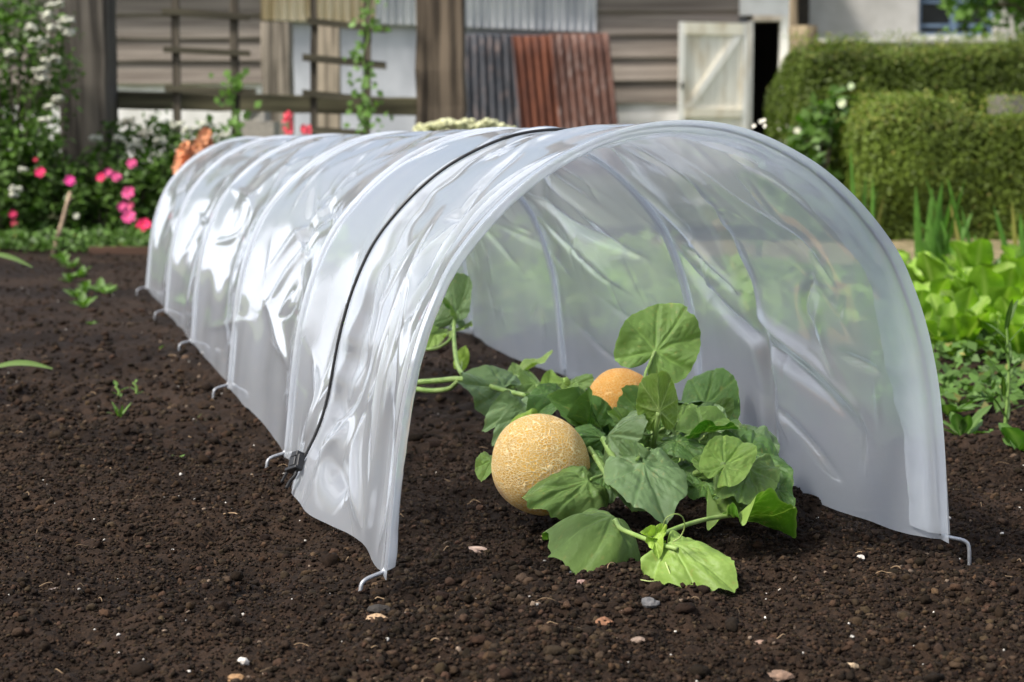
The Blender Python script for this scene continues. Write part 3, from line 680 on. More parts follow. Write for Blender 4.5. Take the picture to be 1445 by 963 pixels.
LV = [  # base(z8) tip(z8) Yb Yt normal w tone fold droop wavy curl
 ((708, 258), (812, 118), 2.16, 2.19, (0, -.9, .35), 1.18, 'mid', .06, .05, .06, 0, 'upright leaf standing above the rest'),
 ((718, 430), (708, 302), 2.0, 1.99, (-.1, .85, .3), .86, 'under', .15, .05, .05, -.2, 'pale crinkled leaf seen from below'),
 ((848, 418), (880, 278), 2.30, 2.36, (-.3, -.85, .35), .95, 'dark', .05, .1, .04, .2, None),
 ((800, 442), (812, 338), 2.20, 2.13, (.25, .8, .35), 1.0, 'dark', .25, .1, .08, .7, None),
 ((695, 480), (605, 362), 2.22, 2.22, (-.2, -.85, .45), 1.0, 'dark', .05, .1, .04, 0, None),
 ((520, 480), (420, 372), 2.17, 2.15, (-.15, -.65, .7), .95, 'dark', .2, .1, .12, 0, None),
 ((548, 480), (478, 372), 2.15, 2.12, (-.6, -.5, .6), .75, 'dark', .3, .05, .16, .3, None),
 ((560, 508), (480, 500), 2.07, 2.04, (-.1, -.8, .5), .9, 'dark', -.1, .15, .10, .3, None),
 ((572, 500), (656, 422), 2.02, 1.99, (.05, -.6, .8), .95, 'grey', -.12, .15, .05, .25, 'blue-green shiny leaf right of the front melon'),
 ((672, 585), (745, 742), 1.945, 1.87, (.1, -.85, .5), .95, 'grey', .04, .04, .04, .1, 'large grey-green drooping leaf at the centre', dict(back=.35, size=.9, rim=.05)),
 ((664, 590), (600, 512), 1.955, 1.97, (-.55, -.8, .2), .9, 'grey', .1, .05, .05, .1, None),
 ((512, 632), (322, 698), 1.95, 1.905, (-.12, -.70, .68), .70, 'mid', .06, .06, .06, .25, 'leaf lying across the front melon', dict(back=.22, rim=.06, size=.92)),
 ((584, 732), (436, 742), 1.85, 1.80, (-.16, -.52, .84), 1.40, 'mid', -.10, .10, .10, .75, 'domed leaf with curled rim before the melon', dict(back=.3, rim=.34, size=.84)),
 ((748, 806), (936, 902), 1.765, 1.70, (.16, -.66, .72), .80, 'light', -.05, .06, .08, .25, 'bright leaf lying on the soil in front', dict(back=.18, rim=.05)),
 ((918, 733), (1120, 738), 1.87, 1.93, (-.02, -.04, .99), .66, 'light', .10, .0, .13, .1, 'crinkled leaf seen edge-on at the right', dict(back=.12)),
 ((975, 592), (940, 702), 1.93, 1.87, (-.15, -.9, .35), .95, 'mid', .1, .1, .07, .2, None),
 ((905, 590), (968, 498), 1.90, 1.93, (0, -.78, .6), .95, 'light', .12, .08, .07, .1, 'light young leaf on the right side'),
 ((985, 545), (1082, 684), 2.0, 1.93, (.25, -.8, .5), .75, 'dark', .1, .1, .06, .3, None),
 ((855, 482), (880, 402), 2.06, 2.08, (-.05, -.92, .3), 1.1, 'grey', .15, .0, .03, -.2, None),
 ((838, 490), (962, 462), 2.01, 2.03, (0, -.18, .95), .8, 'mid', .25, .05, .05, .1, None),
 ((925, 468), (1035, 530), 2.14, 2.06, (.25, -.6, .75), .95, 'grey', -.05, .15, .05, .3, None),
 ((990, 500), (1050, 560), 2.1, 2.05, (.3, -.7, .6), .9, 'grey', .1, .1, .06, .2, None),
 ((770, 520), (880, 545), 2.0, 1.98, (0, -.5, .85), .8, 'dark', .1, .15, .08, .2, None),
 ((565, 575), (560, 650), 2.03, 1.98, (0, -.85, .5), 1.1, 'dark', .05, .1, .05, .2, None),
 ((335, 425), (222, 440), 2.30, 2.27, (0, -.6, .75), .85, 'grey', .1, .15, .12, .2, None),
 ((340, 440), (250, 505), 2.26, 2.22, (-.1, -.75, .6), .75, 'grey', .1, .15, .10, .2, None),
 ((348, 452), (280, 478), 2.2, 2.18, (0, -.6, .75), .7, 'young', .1, .1, .08, .1, None),
 ((425, 395), (345, 425), 2.25, 2.2, (-.1, -.6, .75), .9, 'dark', .15, .12, .1, .2, None),
 ((236, 575), (203, 608), 2.08, 2.05, (-.2, -.7, .6), .9, 'mid', .1, .1, .05, .2, None),
 ((745, 575), (810, 500), 2.12, 2.15, (0, -.8, .55), 1.0, 'dark', .1, .1, .06, .1, None),
 ((880, 515), (955, 570), 2.08, 2.02, (.1, -.7, .65), .9, 'dark', .1, .1, .06, .1, None),
 ((830, 560), (890, 545), 1.99, 1.98, (0, -.5, .8), .8, 'mid', .1, .1, .08, .1, None),
 ((655, 535), (648, 565), 1.98, 1.97, (0, -.8, .5), .9, 'light', .1, .1, .05, .1, None),
 ((740, 500), (690, 420), 2.16, 2.17, (-.1, -.8, .5), .9, 'dark', .1, .1, .06, .1, None),
 ((590, 600), (530, 560), 2.06, 2.06, (0, -.7, .6), .9, 'dark', .1, .1, .06, .1, None),
 ((780, 455), (850, 520), 2.1, 2.04, (.1, -.6, .75), .9, 'mid', .15, .1, .06, .2, None),
 ((700, 800), (668, 778), 1.775, 1.76, (-.2, -.7, .7), .8, 'young', .3, 0, .10, .3, None),
 ((705, 800), (738, 758), 1.775, 1.78, (0, -.8, .5), .75, 'young', .5, 0, .12, -.3, None),
 ((703, 805), (715, 842), 1.765, 1.75, (0, -.7, .7), .8, 'young', .2, .1, .12, .3, None),
]
LV += [(b, t, y0, y1, n, w, tn, .12, .1, .08, .2, None) for b, t, y0, y1, n, w, tn in MORE]
for i, (b, t, yb, yt, n, w, tone, fo, dr, wa, cu_, lab, *ex) in enumerate(LV):
    leaf(plant, org, zat(*b, yb), zat(*t, yt), n, w, tone, fo, dr, wa, cu_, seed=i + 1, label=lab, **(ex[0] if ex else {}))
def stems(parent, org, lst, name="stem", rad=.0022, tint=(1, 1, 1), k=8):
    mb = MB()
    for l in lst:
        r_ = rad
        if isinstance(l, tuple): l, r_ = l
        pts = spline([zat(*q) for q in l], 26); rr = np.linspace(1, .85, len(pts)) * r_
        mb.tube(pts, rr, k, tint)
    return mb.build(name, M['stem'], parent, origin=org)
stems(plant, org, [
 ([(705, 258, 2.16), (690, 295, 2.15), (675, 345, 2.13), (690, 470, 2.1), (740, 620, 2.05)], .0022),
 ([(716, 434, 2.0), (706, 500, 2.01), (700, 560, 2.04), (740, 640, 2.05)], .0032),
 ([(530, 560, 2.01), (598, 660, 1.95), (690, 700, 1.95), (760, 690, 2.0)], .003),
 ([(505, 525, 2.07), (535, 565, 2.03), (600, 640, 2.0)], .0035), ([(556, 512, 2.05), (585, 565, 2.0), (640, 640, 2.0)], .004),
 ([(820, 612, 1.99), (860, 598, 1.95), (902, 586, 1.90)], .0040), ([(815, 622, 2.0), (870, 620, 1.96), (960, 618, 1.94)], .0034),
 ([(590, 745, 1.842), (605, 770, 1.83), (650, 790, 1.80), (712, 813, 1.768), (770, 830, 1.75)], .0028),
 ([(700, 800, 1.77), (780, 765, 1.82), (860, 742, 1.855), (925, 733, 1.872)], .0028),
 ([(825, 495, 2.02), (840, 490, 2.01)], .002), ([(770, 520, 2.02), (810, 500, 2.02), (850, 488, 2.02)], .003),
 ([(700, 500, 2.05), (755, 470, 2.05), (790, 455, 2.06)], .0015), ([(660, 490, 2.03), (690, 500, 2.02), (760, 465, 2.02)], .0015),
 ([(652, 572, 1.945), (690, 540, 2.0), (720, 600, 2.05)], .002), ([(520, 628, 1.95), (600, 600, 2.0)], .002),
 ([(925, 468, 2.14), (870, 520, 2.1), (820, 600, 2.05)], .002), ([(985, 545, 2.0), (920, 590, 2.0), (840, 615, 2.02)], .002),
 ([(848, 418, 2.3), (820, 480, 2.2), (780, 600, 2.1)], .002), ([(800, 442, 2.2), (790, 520, 2.12), (770, 610, 2.08)], .002),
 ([(560, 398, 2.30), (510, 396, 2.24), (460, 420, 2.2)], .0026)])
stems(plant, org, [([(758, 808, 1.74), (778, 795, 1.74), (791, 765, 1.735), (785, 738, 1.73), (765, 728, 1.725), (742, 736, 1.725), (732, 750, 1.73), (730, 762, 1.735)], .0007),
                   ([(735, 868, 1.74), (742, 885, 1.735), (749, 905, 1.73), (746, 920, 1.73)], .0008), ([(660, 918, 1.735), (690, 923, 1.73), (712, 921, 1.73)], .0006)], "tendril", tint=(1.5, 1.3, 1.5), k=6)

org2 = gnd(660, 520); 
plant2 = empty("melon_plant", org2, "trailing melon vine with few leaves further inside the tunnel", "melon plant", None)
LV2 = [((270, 362), (132, 348), 2.55, 2.50, (0, -.78, .62), 1.0, 'grey', .0, .05, .07, 0),
 ((330, 312), (408, 258), 2.75, 2.78, (.1, .35, .9), 1.25, 'under', .12, .05, .05, 0),
 ((128, 150), (180, 45), 2.92, 2.95, (-.55, -.75, .3), .85, 'grey', .25, .0, .08, -.3),
 ((130, 150), (92, 118), 2.92, 2.88, (.1, -.7, .7), 1.1, 'mid', .1, .05, .06, .1),
 ((126, 200), (178, 172), 2.9, 2.92, (0, .2, .95), 1.2, 'under', .1, .05, .05, 0),
 ((145, 290), (160, 242), 2.8, 2.8, (0, -.9, .4), .75, 'young', .05, .1, .03, .1),
 ((398, 362), (404, 310), 2.6, 2.6, (0, -.8, .5), .9, 'light', .1, .1, .06, .1),
 ((470, 352), (530, 335), 2.5, 2.48, (.1, -.6, .7), .9, 'mid', .1, .1, .05, .1),
 ((55, 190), (85, 170), 3.0, 3.0, (0, -.7, .6), 1., 'mid', .1, .1, .05, .1),
 ((70, 205), (50, 240), 3.0, 2.97, (0, -.8, .5), 1., 'light', .1, .1, .05, .1),
 ((300, 345), (290, 290), 2.7, 2.72, (-.3, -.7, .5), .8, 'mid', .1, .1, .05, .1),
 ((360, 350), (320, 370), 2.62, 2.58, (0, -.7, .7), .9, 'mid', .1, .1, .05, .1)]
for i, (b, t, yb, yt, n, w, tone, fo, dr, wa, cu_) in enumerate(LV2):
    leaf(plant2, org2, zat(*b, yb), zat(*t, yt), n, w, tone, fo, dr, wa, cu_, seed=60 + i)
stems(plant2, org2, [([(10, 348, 2.72), (80, 343, 2.66), (140, 338, 2.6), (205, 352, 2.56), (270, 372, 2.5), (365, 395, 2.38), (450, 430, 2.25)], .0042),
 ([(5, 366, 2.7), (60, 372, 2.66), (110, 366, 2.62), (135, 345, 2.6)], .0040),
 ([(150, 328, 2.62), (135, 300, 2.68), (127, 255, 2.75), (124, 200, 2.85), (128, 150, 2.92)], .0036),
 ([(20, 252, 3.0), (70, 250, 2.95), (105, 232, 2.9), (120, 212, 2.9)], .003), ([(53, 250, 3.0), (55, 225, 3.0), (53, 195, 3.0)], .0026),
 ([(300, 330, 2.7), (340, 345, 2.65), (372, 362, 2.6), (420, 358, 2.55), (470, 350, 2.5)], .003), ([(330, 312, 2.75), (352, 330, 2.7), (385, 372, 2.62)], .003),
 ([(140, 320, 2.66), (146, 300, 2.75), (146, 288, 2.8)], .0015)])

# ------------------------------------------------------------------ generic vegetation
def leafquads(mb, P, Nn, size, col, asp=.55):
    n = len(P); Nn = Nn / (np.linalg.norm(Nn, axis=1)[:, None] + 1e-9)
    t = rng.normal(0, 1, (n, 3)); t -= Nn * (t * Nn).sum(1)[:, None]; t /= np.linalg.norm(t, axis=1)[:, None]; b = np.cross(Nn, t)
    s = size[:, None]
    V = np.stack([P, P + t * s * .5 + b * s * asp * .5 + Nn * s * .08, P + t * s, P + t * s * .5 - b * s * asp * .5 + Nn * s * .08], 1)
    Fq = (np.arange(n) * 4)[:, None] + np.array([[0, 1, 2, 3]])
    mb.add(V.reshape(-1, 3), Fq, np.repeat(col, 4, 0))
def vcol(n, lo=.6, hi=1.35, dry=0):
    v = rng.uniform(lo, hi, n); return np.stack([v, np.zeros(n), (rng.random(n) < dry) * .6], -1)
def petals(mb, c, r, col, n=6, face=(0, -1, .4), cupf=.3):
    f = np.array(face, float); f /= np.linalg.norm(f); a = np.cross(f, [0, 0, 1]); a /= np.linalg.norm(a); b = np.cross(f, a)
    for k_ in range(n):
        t = 2 * math.pi * k_ / n + rng.uniform(-.2, .2); d = math.cos(t) * a + math.sin(t) * b; s_ = -math.sin(t) * a + math.cos(t) * b
        cc = np.array(col) * rng.uniform(.8, 1.2)
        V = [c, c + d * r * .45 + s_ * r * .38 + f * r * cupf * .4, c + d * r + s_ * r * .28 + f * r * cupf, c + d * r * 1.05 + f * r * cupf * .8, c + d * r - s_ * r * .28 + f * r * cupf, c + d * r * .45 - s_ * r * .38 + f * r * cupf * .4]
        mb.add(np.array(V), np.array([[0, 1, 3, 5], [1, 2, 3, 3], [5, 3, 4, 4]])[:1], cc); mb.add(np.array(V), np.array([[1, 2, 3], [5, 3, 4]]), cc)
    v, fi = ICO1; mb.add(v * r * .22 + c + f * r * .1, fi, np.array(col) * .8 + np.array([.12, .1, .0]))
def shrub(name, label, cat, c, size, n, ls, leafm='bushleaf', flowers=(), group=None, nst=9, lo=.55, hi=1.3, fr=.022, asp=.6, dens=.55):
    c = np.array(c, float); t = empty(name, c, label, cat, group); sx, sy, sz = size
    mb = MB(); u = rng.normal(0, 1, (n, 3)); u /= np.linalg.norm(u, axis=1)[:, None]
    rad = rng.uniform(dens ** 3, 1, n) ** (1 / 3)
    lump = 1 + .30 * fbm(u[:, 0] * 2.2 + c[0] * 7, u[:, 1] * 2.2, u[:, 2] * 2.2 + c[1], o=3, seed=int(abs(c[0]) * 50))
    P = u * (rad * lump)[:, None] * np.array([sx, sy, sz / 2]) + np.array([0, 0, sz / 2 * 1.0])
    P[:, 2] = np.abs(P[:, 2]) + .005
    keep = fbm(P[:, 0] * 9, P[:, 1] * 9, P[:, 2] * 9, o=2, seed=int(abs(c[0]) * 90) + 1) > -.25
    P = P[keep]; nn = len(P)
    leafquads(mb, P, u[keep] * .6 + rng.normal(0, .6, (nn, 3)) + np.array([0, 0, .5]), rng.uniform(.6, 1.3, nn) * ls, vcol(nn, lo, hi), asp)
    mb.build("foliage", M[leafm], t)
    mb = MB()
    for i in range(nst):
        a = rng.uniform(0, 6.28); q = np.array([math.cos(a) * sx * .6, math.sin(a) * sy * .6, sz * rng.uniform(.6, .95)])
        mb.tube(spline([np.array([q[0] * .15, q[1] * .15, -.03]), q * np.array([.45, .45, .55]), q], 9), np.linspace(.006, .002, 9) * (sz / .5) ** .5, 5)
    mb.build("stem", M['bark'], t)
    for (fx, fy, fY, r_, col, k_) in flowers:
        p = at(fx, fy, fY) - c; mb = MB()
        if k_ == 'umbel':
            for j in range(22):
                a, q = rng.uniform(0, 6.28), rng.uniform(0, 1) ** .5 * r_
                pp_ = p + np.array([math.cos(a) * q, math.sin(a) * q * .8, rng.normal(0, r_ * .22)]); v, fi = ICO1
                mb.add(v * rng.uniform(.006, .014) * np.array([1, 1, .6]) + pp_, fi, np.array(col) * rng.uniform(.75, 1.1))
        else:
            petals(mb, p, r_, col, 7, (rng.uniform(-.4, .4), -1, rng.uniform(.1, .7)), .35); petals(mb, p + np.array([0, -.003, .002]), r_ * .6, np.array(col) * 1.1, 5, (0, -1, .4), .6)
        mb.build("flower", M['petal'], t)
    return t

# hedges
def hedge(label, x0, x1, y0, y1, h, n, ls, seed, lo=.6, hi=1.35):
    c = np.array([(x0 + x1) / 2, (y0 + y1) / 2, -.02]); t = empty("hedge", c, label, "hedge", None)
    hx, hy = (x1 - x0) / 2, (y1 - y0) / 2
    mb = MB(); P = []; Nn = []
    # sample the front, top, left end and back of a soft-cornered block
    ar = np.array([2 * hx * h, 2 * hx * 2 * hy * 1.3, 2 * hy * h, 2 * hx * h * .3]); k_ = rng.choice(4, n, p=ar / ar.sum())
    a, b = rng.uniform(-1, 1, n), rng.uniform(0, 1, n)
    P = np.where((k_ == 0)[:, None], np.stack([a * hx, -hy + a * 0, b * h], -1), np.where((k_ == 1)[:, None], np.stack([a * hx, (b * 2 - 1) * hy, h + 0 * a], -1),
        np.where((k_ == 2)[:, None], np.stack([-hx + a * 0, a * hy, b * h], -1), np.stack([a * hx, hy + 0 * a, b * h], -1))))
    Nn = np.array([[0, -1, .25], [0, 0, 1.], [-1, 0, .25], [0, 1, .25]])[k_]
    # round the corners
    cr = .10; q = P.copy(); q[:, 0] = np.clip(q[:, 0], -hx + cr, hx - cr); q[:, 1] = np.clip(q[:, 1], -hy + cr, hy - cr); q[:, 2] = np.clip(q[:, 2], 0, h - cr)
    d = P - q; l = np.linalg.norm(d, axis=1)[:, None]; P = q + d / (l + 1e-9) * np.minimum(l, cr); Nn = Nn * .5 + d / (l + 1e-9)
    lump = .055 * fbm((P[:, 0] + c[0]) * 2.6, P[:, 1] * 3, P[:, 2] * 3.4, o=4, seed=seed) - np.abs(rng.exponential(.028, n)) + .012
    P = P + Nn / np.linalg.norm(Nn, axis=1)[:, None] * lump[:, None]
    pat = fbm((P[:, 0] + c[0]) * 2.2, P[:, 1] * 2.2, P[:, 2] * 3, o=3, seed=seed + 3)
    colr = vcol(n, lo, hi, .01); colr[:, 0] *= 1 + .28 * pat; top = (P[:, 2] > h - .08) & (rng.random(n) < .25); colr[top, 2] = rng.uniform(.15, .45, top.sum())
    leafquads(mb, P, Nn * .9 + rng.normal(0, .55, (n, 3)), rng.uniform(.6, 1.4, n) * ls, colr, .6)
    ii = rng.integers(0, n, n // 2); nn_ = Nn[ii] / np.linalg.norm(Nn[ii], axis=1)[:, None]; cc = colr[ii].copy(); cc[:, 2] = 0
    leafquads(mb, P[ii] - nn_ * rng.uniform(.04, .13, (len(ii), 1)), nn_ + rng.normal(0, .5, (len(ii), 3)), rng.uniform(1.2, 2.2, len(ii)) * ls, cc, .75)
    # shoots on the top
    m = int(n * .012); sx = rng.uniform(-hx, hx, m); sy = rng.uniform(-hy, hy * .2, m)
    for j in range(6):
        zz_ = h + rng.uniform(-.03, .075, m)
        leafquads(mb, np.stack([sx + rng.normal(0, .008, m), sy, zz_], -1), rng.normal(0, 1, (m, 3)) + np.array([0, -.5, .3]), rng.uniform(.5, 1.1, m) * ls, vcol(m, 1, 1.5, .2), .5)
    mb.build("foliage", M['hedge'], t)
    mb = MB(); mb.box((-hx + .17, -hy + .17, 0), (hx - .17, hy - .17, h - .17)); mb.build("stems", M['core'], t, smooth=False)  # solid block painted dark as inner shade, no separate stems modelled
    return t
hedge("low clipped green hedge behind the dry path, nearer of the two hedges", 1.36, 4.4, 7.10, 7.75, .55, 115000, .0155, 3)
hedge("taller clipped green hedge below the pale house", 1.50, 6.5, 9.6, 10.5, .92, 115000, .0195, 8, .45, 1.1)

# lettuces and other crops to the right
def ribbon(mb, base, az, L, W, lean, curl, ruf, col, nseg=12, nw=7, shape='broad', cupv=.25, seed=0):
    t = np.linspace(0, 1, nseg); ang = lean + curl * t ** 1.5
    dx = np.sin(ang); dz = np.cos(ang)
    xs_ = np.concatenate([[0], np.cumsum((dx[1:] + dx[:-1]) / 2)]) * L / (nseg - 1); zs_ = np.concatenate([[0], np.cumsum((dz[1:] + dz[:-1]) / 2)]) * L / (nseg - 1)
    if shape == 'broad': wp = np.interp(t, [0, .15, .4, .7, .88, .97, 1], [.16, .28, .75, 1, .85, .45, .12])
    elif shape == 'sword': wp = np.interp(t, [0, .1, .5, .85, 1], [.7, .9, 1, .55, .03])
    else: wp = np.interp(t, [0, .2, .35, .6, .85, 1], [.1, .2, .8, 1, .6, .05])
    q = np.linspace(-1, 1, nw)
    Tg, Q = np.meshgrid(t, q, indexing='ij'); wloc = W / 2 * wp[:, None] * Q
    wl = np.cos(Q * cupv); bend = (np.abs(Q) ** 1.5) * W * cupv * .5 * wp[:, None] + ruf * W * np.abs(Q) ** 2 * np.sin(Tg * 16 + seed * 2.1 + Q * 2) * wp[:, None]
    ca, sa = math.cos(az), math.sin(az)
    nx, nz = -np.cos(ang), np.sin(ang)
    lx = xs_[:, None] + nx[:, None] * bend; lz = zs_[:, None] + nz[:, None] * bend
    P = np.stack([lx * ca - wloc * wl * sa, lx * sa + wloc * wl * ca, lz], -1) + np.asarray(base)
    vein = np.exp(-(Q / .10) ** 2) * .8 * (1 - Tg * .6)
    c = np.stack([np.full_like(Q, col) * (1 + .1 * vnoise(Tg * 6 + seed, Q * 3)), vein, np.zeros_like(Q)], -1)
    mb.grid(P, c)
def lettuce(px, Y, h, label, n=15, tone=1.0, m='lettuce'):
    p = at(px, 300, Y); z = float(gz(p[0], p[1])); t = empty("lettuce", (p[0], p[1], z), label, "lettuce", "lettuces in the bed right of the tunnel")
    mb = MB(); a0 = rng.uniform(0, 6)
    for i in range(n):
        f = i / n; az = a0 + i * 2.4
        ribbon(mb, (math.cos(az) * .012, math.sin(az) * .012, -.005), az, h * (.55 + .6 * rng.random()), h * rng.uniform(.34, .5), .12 + .75 * (1 - f) ** 1.2 + rng.normal(0, .1), .5 * rng.random() + .1, .17, tone * rng.uniform(.8, 1.2), nseg=16, nw=9, seed=i)
    mb.build("foliage", M[m], t)
for px, Y, h, lab in [(1302, 3.95, .15, "lettuce nearest the tunnel's right leg"), (1352, 3.55, .14, "low front lettuce beside the reddish weeds"), (1400, 3.75, .17, "large pale lettuce in the middle of the patch"),
    (1448, 3.5, .15, "lettuce cut by the right edge, at the front of the patch"), (1335, 4.4, .17, "lettuce just below the sword-leaved clump"), (1425, 4.3, .18, "tall lettuce with upright oval leaves at the right"),
    (1290, 4.7, .16, "rear lettuce half hidden by the tunnel"), (1380, 4.9, .17, "rear lettuce at the foot of the sword leaves"), (1462, 4.8, .17, "rear lettuce cut by the right edge"), (1320, 5.3, .15, "farthest lettuce before the dry path")]:
    lettuce(px, Y, h, lab)
def swords(px, py, Y, lst, label, cat="plant"):
    p = at(px, py, Y); p[2] = 0.0; t = empty("gladiolus", p, label, cat, "sword-leaved clumps before the low hedge"); mb = MB()
    for i, (tx, ty, w, kk_) in enumerate(lst):
        q = at(tx, ty, Y) - p; L = np.linalg.norm(q); b0 = np.array([(i - len(lst) / 2) * .010, rng.normal(0, .012), -.01])
        d = q - b0; az = 0 if d[0] >= 0 else math.pi; lean = math.atan2(abs(d[0]), d[2])
        # blade facing the camera: rotate azimuth slightly
        ts_ = np.linspace(0, 1, 14); ctr = b0 + d * ts_[:, None] + np.array([d[0] * .12, 0, .0]) * (ts_ ** 2 - ts_)[:, None]
        wd = 1.0 * w * np.interp(ts_, [0, .1, .5, .85, 1], [.7, .9, 1, .55, .04]); rot = rng.uniform(-.7, .7)
        sx = np.array([math.cos(rot), math.sin(rot), 0])
        P = np.stack([ctr - sx * wd[:, None] / 2, ctr + np.array([0, -1, 0]) * wd[:, None] * .12, ctr + sx * wd[:, None] / 2], 1)
        mb.grid(P, np.stack([np.full((14, 3), rng.uniform(.75, 1.3)), np.zeros((14, 3)), np.full((14, 3), .7 if kk_ else 0.)], -1))
    mb.build("foliage", M['blade'], t)
swords(1345, 400, 5.1, [(1292, 262, .022, 0), (1316, 265, .024, 0), (1330, 255, .026, 0), (1345, 270, .024, 0), (1362, 252, .02, 0), (1372, 300, .024, 0), (1296, 330, .02, 0), (1328, 290, .024, 0), (1352, 330, .02, 0), (1310, 300, .024, 0), (1368, 345, .02, 0), (1306, 250, .014, 0), (1322, 300, .016, 0), (1340, 285, .014, 1), (1376, 330, .016, 0), (1336, 248, .014, 0), (1356, 290, .016, 0), (1284, 300, .016, 0)], "clump of broad sword leaves standing right of the lettuces")
swords(1225, 330, 5.4, [(1200, 205, .016, 0), (1222, 245, .018, 0), (1238, 262, .016, 0), (1248, 275, .016, 1), (1232, 250, .014, 0), (1215, 262, .016, 0)], "thin sword leaves with a yellow tip rising behind the tunnel's shoulder")
swords(1450, 400, 4.9, [(1402, 290, .022, 0), (1428, 285, .014, 1), (1440, 300, .02, 0), (1465, 260, .022, 0), (1418, 350, .02, 0)], "sword leaves leaning in at the right edge")
# low weeds mixed under the lettuces
mb = MB(); n = 2600
wx = rng.uniform(1240, 1470, n); Yw = rng.uniform(2.95, 5.6, n); Pw = np.array([at(a, 300, b) for a, b in zip(wx, Yw)]); hh_ = rng.uniform(0, .055, n) * np.clip((Yw - 2.9) / .5, .2, 1)
Pw[:, 2] = -.01 + hh_; kp = fbm(Pw[:, 0] * 8, Pw[:, 1] * 5, seed=77) > -.25
kp &= ((Pw - O_) @ B_ > .66)
leafquads(mb, Pw[kp], rng.normal(0, .5, (kp.sum(), 3)) + np.array([0, -.4, .8]), rng.uniform(.012, .034, kp.sum()), vcol(kp.sum(), .5, 1.3, .12), .6)
tag(mb.build("ground_weeds", M['weed']), kind='stuff', label="low green and reddish weeds under the lettuces", cat="weeds")
mb = MB(); n = 5200; Yw = rng.uniform(3.9, 6.6, n); xw = O_[0] - math.sin(TH) * (Yw - O_[1]) / math.cos(TH) + .66 + rng.uniform(0, 1, n) * .95
Pw = np.stack([xw, Yw, rng.uniform(0, .13, n)], -1); kp = (fbm(xw * 5, Yw * 3, seed=71) > -.3) & (((Pw - O_) @ B_) > .66)
leafquads(mb, Pw[kp], rng.normal(0, .5, (kp.sum(), 3)) + np.array([0, -.5, .7]), rng.uniform(.025, .06, kp.sum()), vcol(kp.sum(), .6, 1.3, .03), .65)
tag(mb.build("green_undergrowth", M['lettuce']), kind='stuff', label="pale green leafy growth along the far right side of the tunnel", cat="greenery")
def weed(px, py, lab, n, L, W, shape='spoon', lean=(.7, 1.35), m='weed', grp="weeds growing in the soil", stalk=0, z=None, tone=1.0):
    p = gnd(px, py); t = empty("weed", (p[0], p[1], float(gz(p[0], p[1]))), lab, "weed", grp); mb = MB(); a0 = rng.uniform(0, 6)
    for i in range(n):
        hh = stalk * i / max(1, n - 1)
        ribbon(mb, (.004 * math.sin(i), .0, hh - .002), a0 + i * 2.4, L * rng.uniform(.7, 1.2), W * rng.uniform(.8, 1.2), rng.uniform(*lean) * (1 - .3 * (hh / (stalk + .01))), rng.uniform(.1, .5), .06, tone * rng.uniform(.75, 1.2), nseg=9, nw=5, shape=shape, seed=i)
    mb.build("foliage", M[m], t)
    if stalk:
        mb = MB(); mb.tube(spline([(0, 0, -.01), (.004, 0, stalk * .5), (-.003, 0, stalk)], 12), np.linspace(.003, .0015, 12), 6, (.8, .9, .8)); mb.build("stalk", M['stem'], t)
    return t
weed(1360, 610, "rosette weed with spoon leaves right of the tunnel leg", 9, .06, .026, lean=(.3, 1.2))
weed(1335, 585, "broad dull leaf weed against the tunnel's right leg", 6, .07, .032, lean=(.7, 1.4), tone=.8)
weed(1418, 598, "tall thin-stalked weed at the right edge", 14, .055, .009, 'sword', (.5, 1.2), stalk=.17, tone=.75)
weed(1438, 640, "pale round-leaved weed at the right edge, lowest one", 5, .06, .045, lean=(.5, 1.3), tone=1.3)
weed(1400, 560, "feathery low weed between the rosette and the stalk", 12, .05, .008, 'sword', (.3, 1.3))
weed(170, 588, "narrow-leaved seedling left of the tunnel, nearest large one", 8, .030, .005, 'sword', (.3, 1.2))
weed(165, 566, "two-leaved seedling above the narrow-leaved one", 4, .018, .009, lean=(.5, 1.3), stalk=.02)
weed(190, 552, "thin upright seedling beside the two-leaved seedling", 4, .015, .006, stalk=.022)
weed(248, 640, "small bright rosette seedling alone in the soil", 7, .013, .008, lean=(.8, 1.4), tone=1.2)
weed(225, 495, "small seedling between the row and the tunnel", 5, .018, .008)
weed(130, 458, "pale seedling at the near end of the row", 6, .025, .012, tone=1.2)
weed(278, 585, "tiny feathery seedling by the tunnel's side", 6, .016, .003, 'sword', (.3, 1.2))
for i, (px, py) in enumerate([(90, 372), (102, 382), (115, 392), (98, 398), (122, 408), (140, 412), (108, 420), (84, 366), (150, 416), (118, 432)]):
    weed(px, py, "small pale green seedling in the row running back left of the tunnel", 7, .045, .022, lean=(.4, 1.2), tone=1.1, grp="row of seedlings left of the tunnel")
def bigleaf(px0, py0, px1, py1, Y, lab, w):
    a, b = at(px0, py0, Y), at(px1, py1, Y); mb = MB(); t = np.linspace(0, 1, 20)
    c = a + (b - a) * t[:, None] + np.array([0, 0, .012]) * np.sin(np.pi * t)[:, None]; wd = w * np.sin(np.pi * np.clip(t, .03, .97)) ** .7
    P = np.stack([c + np.array([0, 1, .25]) * (q * wd)[:, None] + np.array([0, 0, .3]) * np.abs(q * wd)[:, None] for q in (-.5, -.25, 0, .25, .5)], 1)
    mb.grid(P - a, np.stack([np.full((20, 5), .8), np.exp(-(np.linspace(-.5, .5, 5) / .1) ** 2)[None].repeat(20, 0) * .6, np.zeros((20, 5))], -1)); o = mb.build("fallen_leaf", M['mid'], None); o.location = a; tag(o, lab, "leaf")
bigleaf(-30, 528, 74, 521, 3.28, "long green leaf lying on soil at the left edge", .026)
bigleaf(-40, 362, 46, 378, 4.2, "green leaf tip reaching in above soil at left edge", .03)

